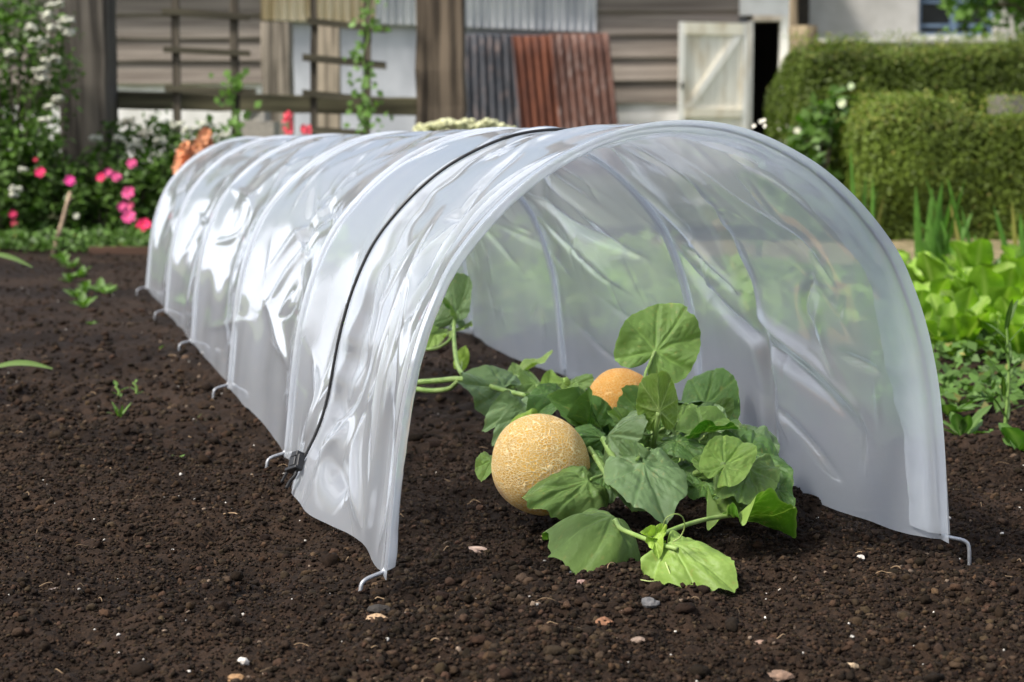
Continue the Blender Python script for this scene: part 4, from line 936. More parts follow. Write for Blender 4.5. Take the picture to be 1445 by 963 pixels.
# ------------------------------------------------------------------ flower bed on the left
PINK = (.62, .085, .24); RED = (.40, .03, .06); WHT = (.50, .50, .40); ORG = (.78, .36, .19); CRM = (.60, .60, .36)
def gp(px, Y): p = at(px, 300, Y); return (p[0], p[1], -.01)
BED = [
 ("rose_bush", "rose bush with a cluster of pink blooms beside the tunnel's far end", 190, 7.25, (.14, .14, .36), 1500, [(182, 273, 7.08, .026, PINK, 'r'), (173, 292, 7.08, .022, PINK, 'r'), (182, 307, 7.06, .027, PINK, 'r'), (203, 319, 7.05, .028, (.6, .02, .1), 'r'), (186, 231, 7.15, .020, PINK, 'r'), (185, 291, 7.1, .016, (.6, .1, .2), 'r')]),
 ("rose_bush", "rose bush with two pink blooms in front of the dark post", 140, 7.3, (.15, .14, .38), 1500, [(143, 251, 7.12, .018, (.6, .03, .12), 'r'), (153, 244, 7.12, .018, PINK, 'r'), (164, 250, 7.12, .020, PINK, 'r')]),
 ("rose_bush", "rose bush with a flat pink bloom just left of the dark post's foot", 95, 7.3, (.16, .15, .34), 1500, [(98, 256, 7.1, .022, (.62, .05, .25), 'r'), (108, 305, 7.05, .012, WHT, 'r')]),
 ("rose_bush", "rose bush with a single red-pink bloom at the left", 50, 7.25, (.17, .15, .42), 1700, [(57, 244, 7.07, .020, (.6, .03, .12), 'r'), (50, 226, 7.1, .010, RED, 'r'), (33, 240, 7.07, .014, WHT, 'umbel'), (22, 268, 7.05, .022, WHT, 'umbel'), (20, 276, 7.05, .012, WHT, 'umbel')]),
 ("rose_bush", "dark rose bush with dull red blooms at the left edge", 5, 7.2, (.17, .16, .38), 1700, [(18, 303, 7.02, .016, (.5, .03, .10), 'r'), (20, 316, 7.02, .014, (.4, .05, .08), 'r')]),
 ("white_flowering_shrub", "leafy bush with flat white flower heads behind the pink roses", 215, 7.55, (.22, .16, .52), 2600, [(190, 205, 7.4, .03, WHT, 'umbel'), (222, 222, 7.38, .04, WHT, 'umbel'), (242, 232, 7.36, .03, WHT, 'umbel'), (205, 188, 7.42, .03, (.66, .62, .5), 'umbel'), (180, 172, 7.45, .035, (.6, .57, .45), 'umbel'), (250, 176, 7.42, .025, WHT, 'umbel'), (168, 196, 7.42, .022, WHT, 'umbel'), (225, 200, 7.38, .022, WHT, 'umbel'), (135, 195, 7.42, .022, WHT, 'umbel')]),
 ("white_flowering_shrub", "bush with cream flower heads under the left trellis", 290, 7.5, (.20, .16, .50), 2400, [(268, 184, 7.38, .03, WHT, 'umbel'), (318, 192, 7.36, .025, WHT, 'umbel'), (290, 178, 7.38, .025, WHT, 'umbel'), (255, 215, 7.34, .02, WHT, 'umbel')]),
 ("leafy_bush", "plain green bush behind the orange spires", 255, 7.25, (.15, .14, .40), 1500, []),
 ("leafy_bush", "dark green bush filling the gap behind the left roses", 20, 7.7, (.26, .18, .66), 3000, []),
 ("leafy_bush", "green bush behind the pink rose pair by the post", 125, 7.95, (.2, .14, .55), 2000, []),
 ("leafy_bush", "low green bush behind the tunnel's far hoops", 370, 7.2, (.22, .14, .40), 1500, []),
 ("leafy_bush", "low green bush at the big post's foot", 500, 7.25, (.25, .14, .40), 1600, []),
]
for (nm, lab, px, Y, sz, n, fl_) in BED:
    shrub(nm, lab, nm.replace('_', ' ').replace('white flowering ', ''), gp(px, Y), sz, n, .034, flowers=fl_, group=None, lo=.5, hi=1.3)
shrub("white_flowering_shrub", "tall climbing bush with white blossom left of the dark post", "shrub", gp(25, 7.3), (.27, .2, 1.12), 5200, .034, lo=.6, hi=1.5, dens=.35,
      flowers=[(x, y, 7.12, r_, WHT, 'umbel') for x, y, r_ in ((65, 25, .035), (80, 40, .04), (92, 28, .03), (55, 60, .04), (72, 85, .035), (58, 100, .035), (78, 8, .03), (45, 40, .025), (95, 45, .025), (15, 75, .025), (62, 110, .025), (70, 150, .02), (65, 170, .02), (82, 140, .022))])
# orange spires
for i, (px, py0, py1, lab) in enumerate([(264, 205, 246, "shorter orange flower spire beside the tunnel's far end"), (288, 186, 222, "taller orange flower spire behind the tunnel's far end")]):
    p = gp(px, 6.95); t = empty("snapdragon", p, lab, "flower", "orange flower spires"); mb = MB(); n = 26
    for j in range(n):
        f = j / n; q = at(px + rng.uniform(-9, 9) * (1.1 - f * .6), py1 + (py0 - py1) * f, 6.95 + rng.uniform(-.03, .01)) - np.array(p); petals(mb, q, .030 * (1.15 - .5 * f), np.array(ORG) * rng.uniform(.7, 1.15), 5, (rng.uniform(-1, 1), -1, rng.uniform(-.2, .6)), .6)
    mb.build("flower_spike", M['petal'], t)
    mb = MB(); top = at(px, py0, 6.95) - np.array(p); mb.tube(spline([(0, 0, -.02), top * .5, top], 10), .004, 6, (.5, .6, .5)); mb.build("stem", M['stem'], t)
    mb = MB()
    for j in range(16): ribbon(mb, (0, 0, top[2] * rng.uniform(.1, .6)), rng.uniform(0, 6.3), .07, .016, .7, .6, .05, rng.uniform(.6, 1.1), nseg=7, nw=3, shape='sword')
    mb.build("foliage", M['bushleaf'], t)
for (px, py, lab) in [(406, 172, "small red-pink flower spike poking above the tunnel, left one"), (432, 190, "red-pink flower just over the tunnel top, right one")]:
    p = gp(px, 6.9); t = empty("snapdragon", p, lab, "flower", "red-pink flowers above the tunnel"); mb = MB()
    for j in range(26): petals(mb, at(px + rng.uniform(-5, 5), py + rng.uniform(-13, 16), 6.9 + rng.uniform(-.02, .02)) - np.array(p), .009, np.array((.75, .10, .14)) * rng.uniform(.8, 1.2), 5, (rng.uniform(-1, 1), -1, .3), .6)
    mb.build("flower_head", M['petal'], t); mb = MB(); top = at(px, py, 6.9) - np.array(p); mb.tube(spline([(0, 0, -.02), top * .5 + np.array([.01, 0, 0]), top], 8), .003, 6, (.6, .7, .5)); mb.build("stem", M['stem'], t)
shrub("yarrow", "clump of cream flower heads behind the tunnel below the big post", "flower", gp(655, 6.6), (.16, .10, .40), 1500, .028, leafm='weed', flowers=[(x, y, 6.5, .030, CRM, 'umbel') for x, y in ((595, 182), (608, 177), (622, 180), (632, 172), (645, 179), (655, 174), (668, 180), (680, 177), (692, 174), (702, 181), (716, 183), (640, 188), (672, 189), (612, 189))])
shrub("white_flower", "tiny white flower sprig showing above the tunnel by the doorway", "flower", gp(1072, 4.6), (.03, .03, .40), 120, .02, flowers=[(1064, 178, 4.6, .005, (.8, .76, .66), 'r'), (1073, 172, 4.6, .006, (.8, .76, .66), 'r'), (1079, 178, 4.6, .005, (.8, .76, .66), 'r'), (1078, 170, 4.6, .005, (.8, .76, .66), 'r')], nst=3)
shrub("leafy_plant", "broad-leaved plant with pale buds at the taller hedge's left end", "plant", gp(1165, 7.6), (.17, .14, .58), 900, .06, flowers=[(1188, 146, 7.5, .018, (.5, .55, .35), 'r'), (1201, 122, 7.5, .014, (.5, .6, .35), 'r'), (1125, 185, 7.5, .014, (.5, .5, .38), 'r'), (1152, 210, 7.5, .014, (.4, .5, .3), 'r')], lo=.7, hi=1.5, asp=.7)
shrub("leafy_plant", "low broad-leaved plant behind the tunnel's right shoulder", "plant", gp(1130, 7.2), (.16, .12, .34), 700, .055, lo=.6, hi=1.3, asp=.7)
# ground cover along the bed's front edge
mb = MB(); n = 2600; px_ = rng.uniform(-30, 330, n); Yw = rng.uniform(6.85, 7.3, n); Pw = np.array([at(a, 300, b) for a, b in zip(px_, Yw)]); Pw[:, 2] = -.01 + rng.uniform(0, .07, n)
leafquads(mb, Pw, rng.normal(0, .5, (n, 3)) + np.array([0, -.4, .8]), rng.uniform(.015, .035, n), vcol(n, .5, 1.25, .03), .65)
tag(mb.build("ground_cover", M['weed']), kind='stuff', label="low leafy ground cover along the front of the flower bed", cat="ground cover")
mb = MB(); a, b = gnd(125, 352, .0), gnd(225, 350, .0); mb.box((a[0], a[1], -.03), (b[0], a[1] + .025, .008), (.7, .7, .7)); tag(mb.build("edging_board", M['edging'], smooth=False), "reddish brown wooden board edging the flower bed", "edging")
mb = MB(); a, b = at(70, 362, 6.85), at(99, 272, 7.0); mb.tube(spline([a + np.array([0, 0, -.03]), (a + b) / 2 + np.array([.006, 0, 0]), b], 14), np.linspace(.0085, .007, 14), 8, (1.6, 1.35, 1.1)); mb.tube([a * .12 + b * .88, a * .12 + b * .88 + np.array([.022, 0, .01])], .004, 6, (1.6, 1.35, 1.1))
o = mb.build("garden_stick", M['oldwood']); tag(o, "thin bare brown stick leaning in front of the flower bed", "stick")

# ------------------------------------------------------------------ posts, rail, trellises
def plankbox(mb, x0, x1, y0, y1, z0, z1, c=(1, 1, 1), wob=.006, nz=14, rd=.12):
    """a timber with worn edges, along z"""
    zs_ = np.linspace(z0, z1, nz); P = []
    k_ = min(x1 - x0, y1 - y0) * rd
    for i, z in enumerate(zs_):
        o_ = rng.normal(0, wob, 2) * .5
        ring = [(x0 + k_, y0), ((x0 + x1) / 2, y0 + rng.normal(0, wob * .4)), (x1 - k_, y0), (x1, y0 + k_), (x1, y1 - k_), (x1 - k_, y1), (x0 + k_, y1), (x0, y1 - k_), (x0, y0 + k_)]
        P.append([(a + o_[0] + rng.normal(0, wob * .3), b + o_[1], z) for a, b in ring])
    P = np.array(P); ctr = P.mean(1, keepdims=True); P = np.concatenate([np.repeat(ctr[:1], 9, 1), P, np.repeat(ctr[-1:], 9, 1)])
    mb.grid(P, c, close=True)
def post(px0, px1, Y, d, ztop, lab, c=(1, 1, 1), name="wooden_post", wob=.0025):
    a, b = at(px0, 190, Y), at(px1, 190, Y); mb = MB(); x = (a[0] + b[0]) / 2
    plankbox(mb, a[0] - x, b[0] - x, -d / 2, d / 2, -.05, ztop, c, wob, 12, .06); o = mb.build(name, M['oldwood'], smooth=False); o.location = (x, Y + d / 2, 0); tag(o, lab, "post"); return o
post(84, 154, 7.6, .2, 1.45, "dark grey square wooden post standing in the flower bed", (.46, .46, .45))
post(586, 655, 7.7, .22, 1.6, "thick brown weathered wooden post behind the middle of the tunnel", (.66, .58, .48), wob=.006)
post(370, 411, 10.2, .16, at(390, 31, 10.2)[2], "short pale plank post with a notch near its top", (1.05, 1.03, .97))
post(448, 480, 13.0, .12, at(450, 36, 13)[2], "narrow pale wooden post seen behind the right trellis", (1.4, 1.33, 1.2))
post(1113, 1123, 14.0, .08, 2.0, "thin brown pole standing beside the barn doorway", (1.3, 1.15, .9))
mb = MB(); a, b = at(1122, 36, 12.5), at(1155, 36, 12.5); plankbox(mb, a[0], b[0], 12.5, 12.8, -.05, a[2], (1.1, 1.0, .72), .008); tag(mb.build("gate_pillar", M['oldwood']), "stubby mossy brown pillar at the taller hedge's left end", "pillar")
def rail(px0, py0, px1, py1, Y, hpx, lab, c=(1, 1, 1)):
    a, b = at(px0, py0, Y), at(px1, py1, Y); h = hpx * Y / F; n = 24; t = np.linspace(0, 1, n); ctr = a + (b - a) * t[:, None]; ctr = ctr + np.c_[np.zeros(n), np.zeros(n), rng.normal(0, .0012, n)]
    ring = np.array([(0, -.03, -h / 2), (0, .03, -h / 2), (0, .03, h / 2 - .008), (0, .022, h / 2), (0, -.022, h / 2), (0, -.03, h / 2 - .008)])
    P = ctr[:, None] + ring[None]; P = np.concatenate([np.repeat(ctr[:1][:, None], 6, 1), P, np.repeat(ctr[-1:][:, None], 6, 1)])
    mb = MB(); mb.grid(P, c, close=True); o = mb.build("fence_rail", M['rail'], smooth=False); tag(o, lab, "fence rail")
rail(152, 141, 590, 151, 7.82, 25, "mossy grey fence rail running between the two big posts", (.74, .74, .56))
rail(-60, 133, 88, 138, 7.72, 26, "dark fence rail at the left edge, left of the dark post", (.4, .4, .36))
def trellis(ups, bars, Y, lab):
    t = empty("trellis", gp(ups[0][0], Y), lab, "trellis", "wooden ladder trellises"); o0 = np.array(t.location)
    for (px0, px1, w) in ups:
        a, b = at(px0, -120, Y), at(px1, 200, Y); b = b + (b - a) * .25; w = w * Y / F; n = 16; tt = np.linspace(0, 1, n); c = a + (b - a) * tt[:, None]; c[:, 0] += rng.normal(0, .0015, n)
        r4 = np.array([(-w / 2, -w / 2, 0), (w / 2, -w / 2, 0), (w / 2, w / 2, 0), (-w / 2, w / 2, 0)]); P = c[:, None] + r4; P = np.concatenate([np.repeat(c[:1][:, None], 4, 1), P, np.repeat(c[-1:][:, None], 4, 1)])
        mb = MB(); mb.grid(P, (.48, .46, .40), close=True); mb.build("upright", M['oldwood'], t, smooth=False, origin=o0)
    for (px0, py0, px1, py1, h) in bars:
        a, b = at(px0, py0, Y - .025), at(px1, py1, Y - .025); h = h * Y / F; n = 8; tt = np.linspace(0, 1, n); c = a + (b - a) * tt[:, None]
        r4 = np.array([(0, -.012, -h / 2), (0, .008, -h / 2), (0, .008, h / 2), (0, -.012, h / 2)]); P = c[:, None] + r4; P = np.concatenate([np.repeat(c[:1][:, None], 4, 1), P, np.repeat(c[-1:][:, None], 4, 1)])
        mb = MB(); mb.grid(P, (.46, .45, .38), close=True); mb.build("crossbar", M['rail'], t, smooth=False, origin=o0)
trellis([(246, 250, 10), (327, 334, 11)], [(229, 16, 352, 25, 9), (231, 70, 353, 76, 8), (233, 125, 361, 130, 9), (228, -40, 350, -32, 9)], 7.6, "ladder trellis against the boarded wall, right of the dark post")
trellis([(443, 443, 9), (520, 517, 10)], [(434, 30, 546, 42, 9), (427, 81, 545, 93, 10), (427, 131, 541, 143, 9), (424, 183, 512, 188, 9), (434, -25, 546, -15, 9)], 7.65, "ladder trellis with bindweed, left of the thick brown post")
# bindweed climbing
t = empty("bindweed", gp(515, 7.55), "bright green bindweed climbing the right trellis", "climbing plant"); o0 = np.array(t.location); mb = MB()
cps = [(518, 200), (512, 165), (520, 150), (510, 125), (516, 100), (512, 80), (520, 50), (514, 30), (520, 5), (516, -30)]; pts = spline([at(a, b, 7.55) for a, b in cps], 60); mb.tube(pts, .003, 5, (.8, 1, .7)); mb.build("stem", M['stem'], t, origin=o0)
mb = MB(); n = 130; ii = (rng.uniform(0, 1, n) ** 1.5 * 58).astype(int); Pp = pts[ii] + rng.normal(0, 1, (n, 3)) * np.array([.035, .02, .02]); leafquads(mb, Pp, rng.normal(0, .4, (n, 3)) + np.array([0, -1, .3]), rng.uniform(.022, .042, n), vcol(n, .9, 1.7), .7); mb.build("foliage", M['weed'], t, origin=o0)
t = empty("bindweed", gp(330, 7.5), "few bindweed leaves at the foot of the left trellis", "climbing plant"); o0 = np.array(t.location); pts = spline([at(a, b, 7.55) for a, b in ((318, 190), (330, 160), (322, 130), (326, 110))], 30); mb = MB(); mb.tube(pts, .003, 5, (.8, 1, .7)); mb.build("stem", M['stem'], t, origin=o0)
mb = MB(); n = 40; Pp = pts[rng.integers(0, 30, n)] + rng.normal(0, 1, (n, 3)) * np.array([.04, .02, .02]); leafquads(mb, Pp, rng.normal(0, .4, (n, 3)) + np.array([0, -1, .3]), rng.uniform(.03, .05, n), vcol(n, .9, 1.6), .8); mb.build("foliage", M['weed'], t, origin=o0)
# stone blocks piled behind the bed
for (x0, y0, x1, y1, lab, cc) in [(338, 172, 386, 186, "flat grey stone slab, lower block of the pile by the left trellis", (.34, .32, .28)), (352, 156, 372, 171, "small grey stone block on top of the slab by the left trellis", (.30, .29, .26))]:
    a, b = at(x0, y1, 9.0), at(x1, y0, 9.0); z0 = -.03 if y0 > 160 else at(x0, 172, 9)[2] + .002
    mb = MB(); mb.box((a[0], 9.0, z0), (b[0], 9.22, b[2] - .001), cc, .008); o = mb.build("stone_block", M['stone'], smooth=False); tag(o, lab, "stone block", "stone blocks piled behind the bed")

# ------------------------------------------------------------------ barn
YB = 20.0
def bx(px, Y=YB): return at(px, 190, Y)[0]
def bz(py, Y=YB): return at(720, py, Y)[2]
barn = empty("barn", (bx(600), YB, 0), "old barn of weathered boards and corrugated sheets behind the garden", "barn"); bo = np.array(barn.location)
def boards(mb, x0, x1, z0, z1, pitch, y):
    z = z0
    while z < z1 - .01:
        zt = min(z + pitch, z1); c = rng.uniform(.68, 1.12); n = max(2, int((x1 - x0) / .5)); xx = np.linspace(x0, x1, n)
        dz = rng.normal(0, .006, n); pr = .055 + rng.normal(0, .004, n)
        P = np.stack([np.c_[xx, np.full(n, y), z + dz], np.c_[xx, y - pr, z + dz], np.c_[xx, y - pr, z + dz + .012], np.c_[xx, np.full(n, y - .008), np.full(n, zt + .012)]], 1)
        mb.grid(P, np.array([c, c * .98, c * .97])); z = zt
pitch = 31.5 * YB / F
mb = MB(); boards(mb, bx(-200), bx(372), bz(118), bz(118) + pitch * 7, pitch, YB); mb.build("board_cladding", M['boards'], barn, smooth=False, origin=bo)
mb = MB(); boards(mb, bx(838), bx(1040), bz(146), bz(146) + pitch * 8, pitch, YB); mb.build("board_cladding", M['boards'], barn, smooth=False, origin=bo)
mb = MB(); mb.box((bx(-200), YB + .01, -.05), (bx(372), YB + .2, bz(118)), (1, 1, 1)); mb.build("plinth", M['white'], barn, smooth=False, origin=bo)
mb = MB(); mb.box((bx(838), YB - .02, -.05), (bx(960), YB + .2, bz(146)), (1.05, 1.05, 1.05)); mb.box((bx(960) + .002, YB + .01, -.05), (bx(1052), YB + .2, bz(146)), (.8, .8, .78)); mb.build("plinth", M['white'], barn, smooth=False, origin=bo)
mb = MB(); mb.box((bx(372) + .002, YB + .04, -.05), (bx(838) - .002, YB + .1, bz(30)), (1, 1, 1)); mb.box((bx(512), YB + .03, -.05), (bx(514.5), YB + .05, bz(30)), (.6, .6, .6)); mb.box((bx(-200), YB + .05, bz(118)), (bx(372), YB + .1, 2.3), (.5, .5, .5)); mb.box((bx(838), YB + .05, bz(146)), (bx(1052), YB + .1, 2.3), (.5, .5, .5)); mb.build("sheet_panel", M['panel'], barn, smooth=False, origin=bo)
def corr(mb, x0, x1, z0a, z0b, z1, y, pit, amp, c=(1, 1, 1), tilt=0):
    n = int((x1 - x0) / pit * 10); xx = np.linspace(x0, x1, n); yy = y + amp * np.sin(xx / pit * 2 * np.pi)
    zb = np.linspace(z0a, z0b, n); rows = []
    for f in np.linspace(0, 1, 4): rows.append(np.c_[xx, yy + tilt * f, zb + (z1 - zb) * f])
    for f in np.linspace(1, 0, 4): rows.append(np.c_[xx, yy + .004 + tilt * f, zb + (z1 - zb) * f])
    mb.grid(np.array(rows), c)
mb = MB(); corr(mb, bx(372), bx(531), bz(29), bz(34), 2.35, YB - .06, .098, .026); mb.build("cream_cladding", M['cream'], barn, origin=bo)
mb = MB(); corr(mb, bx(531) + .001, bx(840), bz(34), bz(46), 2.35, YB - .06, .085, .024); mb.build("corrugated_cladding", M['galv'], barn, origin=bo)
mb = MB(); mb.box((bx(1040) + .003, YB - .03, bz(22)), (bx(1112), YB + .2, 2.3), (1.2, 1.2, 1.2)); mb.build("lintel_wall", M['white'], barn, smooth=False, origin=bo)
mb = MB(); mb.box((bx(1053), YB - .05, -.05), (bx(1060), YB + .12, bz(30)), (.9, .9, .9)); mb.box((bx(1099), YB - .05, -.05), (bx(1111), YB + .12, bz(22) - .001), (1.1, 1.1, 1.1)); mb.box((bx(1060) + .001, YB - .045, bz(30)), (bx(1099) - .001, YB + .12, bz(22) - .002), (.95, .85, .75)); mb.build("door_frame", M['paint'], barn, smooth=False, origin=bo)
mb = MB(); mb.box((bx(-200), YB + 5.8, -.05), (bx(1125), YB + 6, 2.3)); mb.box((bx(-200) - .2, YB, -.05), (bx(-200), YB + 6, 2.3)); mb.box((bx(1125), YB + .25, -.05), (bx(1125) + .15, YB + 5.8, 2.3)); mb.box((bx(-200), YB + .25, -.04), (bx(1125), YB + 5.8, .0)); mb.build("rear_wall", M['barnshade'], barn, smooth=False, origin=bo)
mb = MB(); x0, x1 = bx(-215), bx(1135); yr = YB + 3
mb.hexa([(x0, YB - .35, 2.28), (x1, YB - .35, 2.28), (x1, yr, 3.9), (x0, yr, 3.9), (x0, YB - .35, 2.36), (x1, YB - .35, 2.36), (x1, yr, 3.98), (x0, yr, 3.98)])
mb.hexa([(x0, yr + .002, 3.9), (x1, yr + .002, 3.9), (x1, YB + 6.3, 2.28), (x0, YB + 6.3, 2.28), (x0, yr + .002, 3.98), (x1, yr + .002, 3.98), (x1, YB + 6.3, 2.36), (x0, YB + 6.3, 2.36)]); mb.build("roof", M['roof'], barn, smooth=False, origin=bo)
# door leaf, swung open against the wall
mb = MB(); dx0, dx1 = bx(956, YB - .3), bx(1053, YB - .1); zt, zb_ = bz(34, YB - .2), .06
def dpt(f, z, o_=0): return np.array([dx0 + (dx1 - dx0) * f, YB - .36 + .26 * f - o_, z])
def dbox(mb, f0, f1, z0, z1, o0_, o1_, c=(1, 1, 1)):
    V = [dpt(f0, z0, o1_), dpt(f1, z0, o1_), dpt(f1, z0, o0_), dpt(f0, z0, o0_), dpt(f0, z1, o1_), dpt(f1, z1, o1_), dpt(f1, z1, o0_), dpt(f0, z1, o0_)]; mb.hexa(np.array(V), c)
for i in range(7): c = rng.uniform(.9, 1.06); dbox(mb, .085 + i * .1195, .085 + i * .1195 + .1145, zb_, zt, 0, .025 + rng.uniform(0, .003), (c, c * .98, c * .93))
door = mb.build("door", M['paint'], barn, smooth=False, origin=bo)
mb = MB(); dbox(mb, 0, .083, zb_ - .01, zt + .01, -.004, .05); dbox(mb, .924, 1, zb_ - .01, zt + .01, -.004, .05); dbox(mb, .0835, .9235, bz(50, YB - .2), zt + .008, .03, .056, (.95, .92, .82)); dbox(mb, .0835, .9235, bz(166, YB - .2), bz(154, YB - .2), .03, .056, (.9, .86, .76)); mb.build("door_ledge", M['paint'], door, smooth=False, origin=bo)
mb = MB(); z0, z1 = bz(153, YB - .2), bz(51, YB - .2); V = []
for o_ in (.052, .03): V += [dpt(.09, z0, o_), dpt(.19, z0, o_), dpt(.92, z1, o_), dpt(.80, z1, o_)]
mb.add(np.array(V), np.array([[0, 1, 2, 3], [7, 6, 5, 4], [0, 4, 5, 1], [1, 5, 6, 2], [2, 6, 7, 3], [3, 7, 4, 0]])); mb.build("door_brace", M['paint'], door, smooth=False, origin=bo)
mb = MB(); dbox(mb, .03, .06, bz(126, YB - .2), bz(117, YB - .2), .05, .075, (1, 1, 1)); mb.build("handle", M['black'], door, smooth=False, origin=bo)
# leaning corrugated sheets
def lean(px0t, px1t, px0b, px1b, pyt, pyb, mt, lab, Y, pit=.085, c=(1, 1, 1)):
    xa, xb = bx(px0t, Y), bx(px1t, Y); xc, xd = bx(px0b, Y), bx(px1b, Y); zt_, zb2 = bz(pyt, Y), bz(pyb, Y)
    ext = (zt_ - 0.0) / (zt_ - zb2); n = int((xb - xa) / pit * 12) + 8; q = np.linspace(0, 1, n); rows = []; ph = rng.uniform(0, 6)
    for off in (0, .006):
        fs = np.linspace(0, 1, 8) if off == 0 else np.linspace(1, 0, 8)
        for f in fs:
            xt = xa + (xb - xa) * q; xb_ = xt + (xc - xa) * ext + ((xd - xc) - (xb - xa)) * q * ext
            rows.append(np.c_[xb_ + (xt - xb_) * f, Y - .35 * (1 - f) + off + .024 * np.sin(q * (xb - xa) / pit * 2 * np.pi + ph), np.full(n, -.02 + (zt_ + .02) * f) + .012 * np.sin(q * 2 + ph)])
    mb = MB(); mb.grid(np.array(rows), c); o = mb.build("corrugated_sheet", mt); tag(o, lab, "corrugated sheet", "corrugated sheets leaning on the barn")
lean(652, 727, 655, 735, 50, 180, M['blackiron'], "blackened corrugated sheet leaning on the barn, right of the thick post", YB - .20)
lean(722, 778, 735, 790, 49, 180, M['rust'], "bright rust-red corrugated sheet in the middle of the leaning three", YB - .28)
lean(776, 858, 790, 872, 46, 185, M['rust2'], "brown and pale streaked rusty corrugated sheet nearest the boarded wall", YB - .36)
# ------------------------------------------------------------------ pale house with blue window
YH = 20.6
house = empty("house", (bx(1290, YH), YH, 0), "pale rendered house with a blue window above the hedge", "house"); ho = np.array(house.location)
wx0, wx1, wz0, wz1 = bx(1292, YH), bx(1398, YH), bz(50, YH), bz(50, YH) + 1.15; hx0, hx1 = bx(1126, YH), bx(1720, YH)
mb = MB(); mb.box((bx(1139, YH), YH, -.05), (wx0, YH + .3, 3.2)); mb.box((wx1, YH, -.05), (hx1, YH + .3, 3.2), (1, .98, .94)); mb.box((wx0 + .001, YH, -.05), (wx1 - .001, YH + .3, wz0)); mb.box((wx0 + .001, YH, wz1), (wx1 - .001, YH + .3, 3.2)); mb.build("wall", M['greywall'], house, smooth=False, origin=ho)  # white wall, its shade put into the grey colour
mb = MB(); mb.box((hx0, YH + 4, -.05), (hx1, YH + 4.3, 3.2)); mb.build("rear_wall", M['greywall'], house, smooth=False, origin=ho)
mb = MB(); mb.box((hx0, YH - .03, -.05), (bx(1138.5, YH), YH + .3, 3.2), (1.15, 1.15, 1.15)); mb.build("lit_wall_strip", M['white'], house, smooth=False, origin=ho)  # sunlit edge of the same white wall, brightness put into its colour
mb = MB(); mb.hexa([(hx0 - .2, YH - .4, 3.15), (hx1, YH - .4, 3.15), (hx1, YH + 2.2, 4.6), (hx0 - .2, YH + 2.2, 4.6), (hx0 - .2, YH - .4, 3.24), (hx1, YH - .4, 3.24), (hx1, YH + 2.2, 4.7), (hx0 - .2, YH + 2.2, 4.7)]); mb.build("roof", M['roof'], house, smooth=False, origin=ho)
mb = MB(); fw = .05; w_ = wx1 - wx0
def fr(x0, x1, z0, z1, d0=.05, d1=.11): mb.box((x0, YH + d0, z0), (x1, YH + d1, z1))
fr(wx0 + .002, wx0 + .04, wz0, wz1); fr(wx1 - .04, wx1 - .002, wz0, wz1); fr(wx0 + .041, wx1 - .041, wz0 + .001, wz0 + .035); fr(wx0 + .041, wx1 - .041, wz1 - .05, wz1 - .001)
xm = bx(1343, YH); fr(xm - .035, xm + .035, wz0 + .051, wz1 - .051, .04, .10); zz_ = bz(36, YH); fr(wx0 + .041, xm - .036, zz_ - .018, zz_ + .018, .06, .10); fr(xm + .036, wx1 - .041, zz_ - .018, zz_ + .018, .06, .10); zz_ = bz(2, YH); fr(wx0 + .041, xm - .036, zz_ - .018, zz_ + .018, .06, .10); fr(xm + .036, wx1 - .041, zz_ - .018, zz_ + .018, .06, .10)
win = mb.build("window", M['bluepaint'], house, smooth=False, origin=ho)
mb = MB(); mb.box((wx0 + .03, YH + .12, wz0 + .01), (wx1 - .03, YH + .13, wz1 - .01)); mb.build("pane", M['glass'], win, smooth=False, origin=ho)
mb = MB(); mb.box((wx0 - .05, YH - .06, wz0 - .07), (wx1 + .05, YH - .002, wz0 - .002), (1.05, 1.05, 1)); mb.build("sill", M['white'], win, smooth=False, origin=ho)
# low grey stone wall in front of the house
mb = MB(); a, b = bx(1128, 16), bx(1760, 16); mb.box((a, 16, -.05), (b, 16.3, bz(60, 16)), (1.0, 1.0, .98)); mb.box((a - .02, 15.97, bz(60, 16) + .001), (b, 16.33, bz(55, 16)), (1.15, 1.17, 1.2)); tag(mb.build("garden_wall", M['greywall'], smooth=False), "low grey coped wall between the taller hedge and the house", "wall")
mb = MB(); a, b = at(1418, 160, 9.2), at(1475, 134, 9.2); mb.box((a[0], 9.2, -.03), (b[0], 9.5, b[2]), (.15, .14, .13), .01); tag(mb.build("stone_block", M['stone'], smooth=False), "grey stone block between the two hedges at the right edge", "stone block")
# tree by the house
t = empty("tree", (bx(1500, 15), 15.0, 0), "leafy tree whose branches hang before the house at the right", "tree"); mb = MB(); mb.tube(spline([(0, 0, -.1), (.03, 0, .8), (-.05, .05, 1.7), (-.02, 0, 2.6)], 20), np.linspace(.11, .04, 20), 10)
for i in range(9):
    a = rng.uniform(0, 6.28); z0 = rng.uniform(1.0, 2.3); q = np.array([math.cos(a) * .75, math.sin(a) * .6, z0 + rng.uniform(-.1, .6)]); mb.tube(spline([(0, 0, z0 - .25), q * np.array([.5, .5, 1]) + np.array([0, 0, .02]), q], 10), np.linspace(.035, .008, 10), 6)
mb.build("trunk", M['bark'], t); mb = MB(); n = 5200; cl = rng.normal(0, 1, (42, 3)); cl /= np.linalg.norm(cl, axis=1)[:, None]; cl = cl * rng.uniform(.45, 1, 42)[:, None] * np.array([.95, .7, .85]) + np.array([0, 0, 2.0]); ii = rng.integers(0, 42, n); Pp = cl[ii] + rng.normal(0, .13, (n, 3)); leafquads(mb, Pp, rng.normal(0, 1, (n, 3)) + np.array([0, 0, .6]), rng.uniform(.06, .12, n), vcol(n, .7, 1.7), .6); mb.build("crown", M['bushleaf'], t)

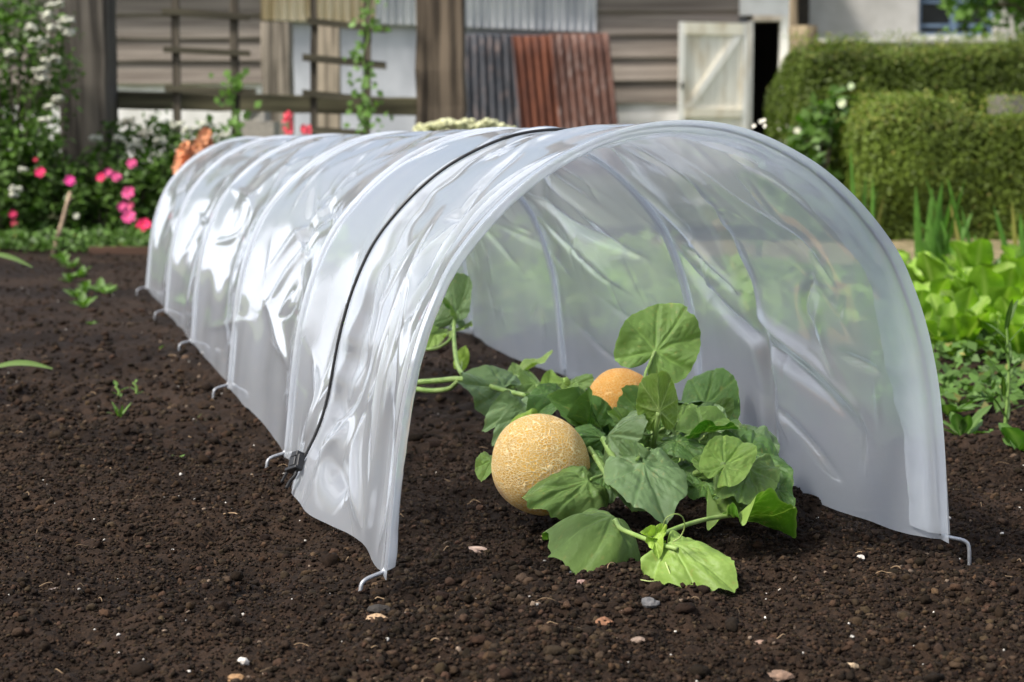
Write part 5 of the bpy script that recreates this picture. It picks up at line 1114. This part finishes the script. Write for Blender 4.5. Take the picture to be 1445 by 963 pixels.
# ------------------------------------------------------------------ light
EL, AZ = R(50), R(-117)      # sun from the left, slightly behind the subject; AZ measured from +Y towards +X
sun = bpy.data.lights.new("sun", 'SUN'); sun.energy = 3.6; sun.angle = R(9); sun.color = (1, .96, .89)
so = bpy.data.objects.new("sun", sun); COL.objects.link(so)
d = Vector((math.sin(AZ) * math.cos(EL), math.cos(AZ) * math.cos(EL), math.sin(EL))); so.rotation_euler = d.to_track_quat('Z', 'Y').to_euler(); so.location = (0, 0, 6)
w = bpy.data.worlds.new("World"); S.world = w; w.use_nodes = True; nt = w.node_tree; nt.nodes.clear()
sky = nt.nodes.new("ShaderNodeTexSky"); sky.sky_type = 'NISHITA'; sky.sun_disc = False; sky.sun_elevation = EL; sky.sun_rotation = AZ; sky.air_density = 1.0; sky.dust_density = 4.0; sky.ozone_density = .6
# bright broken cloud over the sky
def WN(t, **k):
    n = nt.nodes.new(t)
    for q, v in k.pop('ins', {}).items():
        if hasattr(v, 'is_linked'): nt.links.new(v, n.inputs[q])
        else: n.inputs[q].default_value = v
    for q, v in k.items(): setattr(n, q, v)
    return n
tc = WN("ShaderNodeTexCoord"); mp = WN("ShaderNodeMapping", ins={0: tc.outputs[0], 1: (3.1, 1.7, 0), 3: (1, 1, 2.2)})
cn = WN("ShaderNodeTexNoise", ins={'Vector': mp.outputs[0], 'Scale': 2.1, 'Detail': 6.0, 'Roughness': .58, 'Distortion': .3})
cm = WN("ShaderNodeMapRange", interpolation_type='SMOOTHSTEP', ins={0: cn.outputs[0], 1: .44, 2: .62, 3: 0.0, 4: .85})
cl = WN("ShaderNodeMix", data_type='RGBA', ins={0: cm.outputs[0], 6: sky.outputs[0], 7: (12.3, 12.8, 14.0, 1)})
bg = WN("ShaderNodeBackground", ins={0: cl.outputs[2], 1: .088}); ow = WN("ShaderNodeOutputWorld", ins={0: bg.outputs[0]})

S.render.engine = 'CYCLES'; cy = S.cycles
cy.use_denoising = True; cy.max_bounces = 14; cy.transparent_max_bounces = 16; cy.diffuse_bounces = 4; cy.glossy_bounces = 4; cy.transmission_bounces = 10; cy.sample_clamp_indirect = 6; cy.caustics_refractive = True; cy.caustics_reflective = False; cy.blur_glossy = .5
vs = S.view_settings; vs.view_transform = 'Standard'; vs.look = 'None'; vs.gamma = 1; vs.exposure = 0.85; vs.use_curve_mapping = False
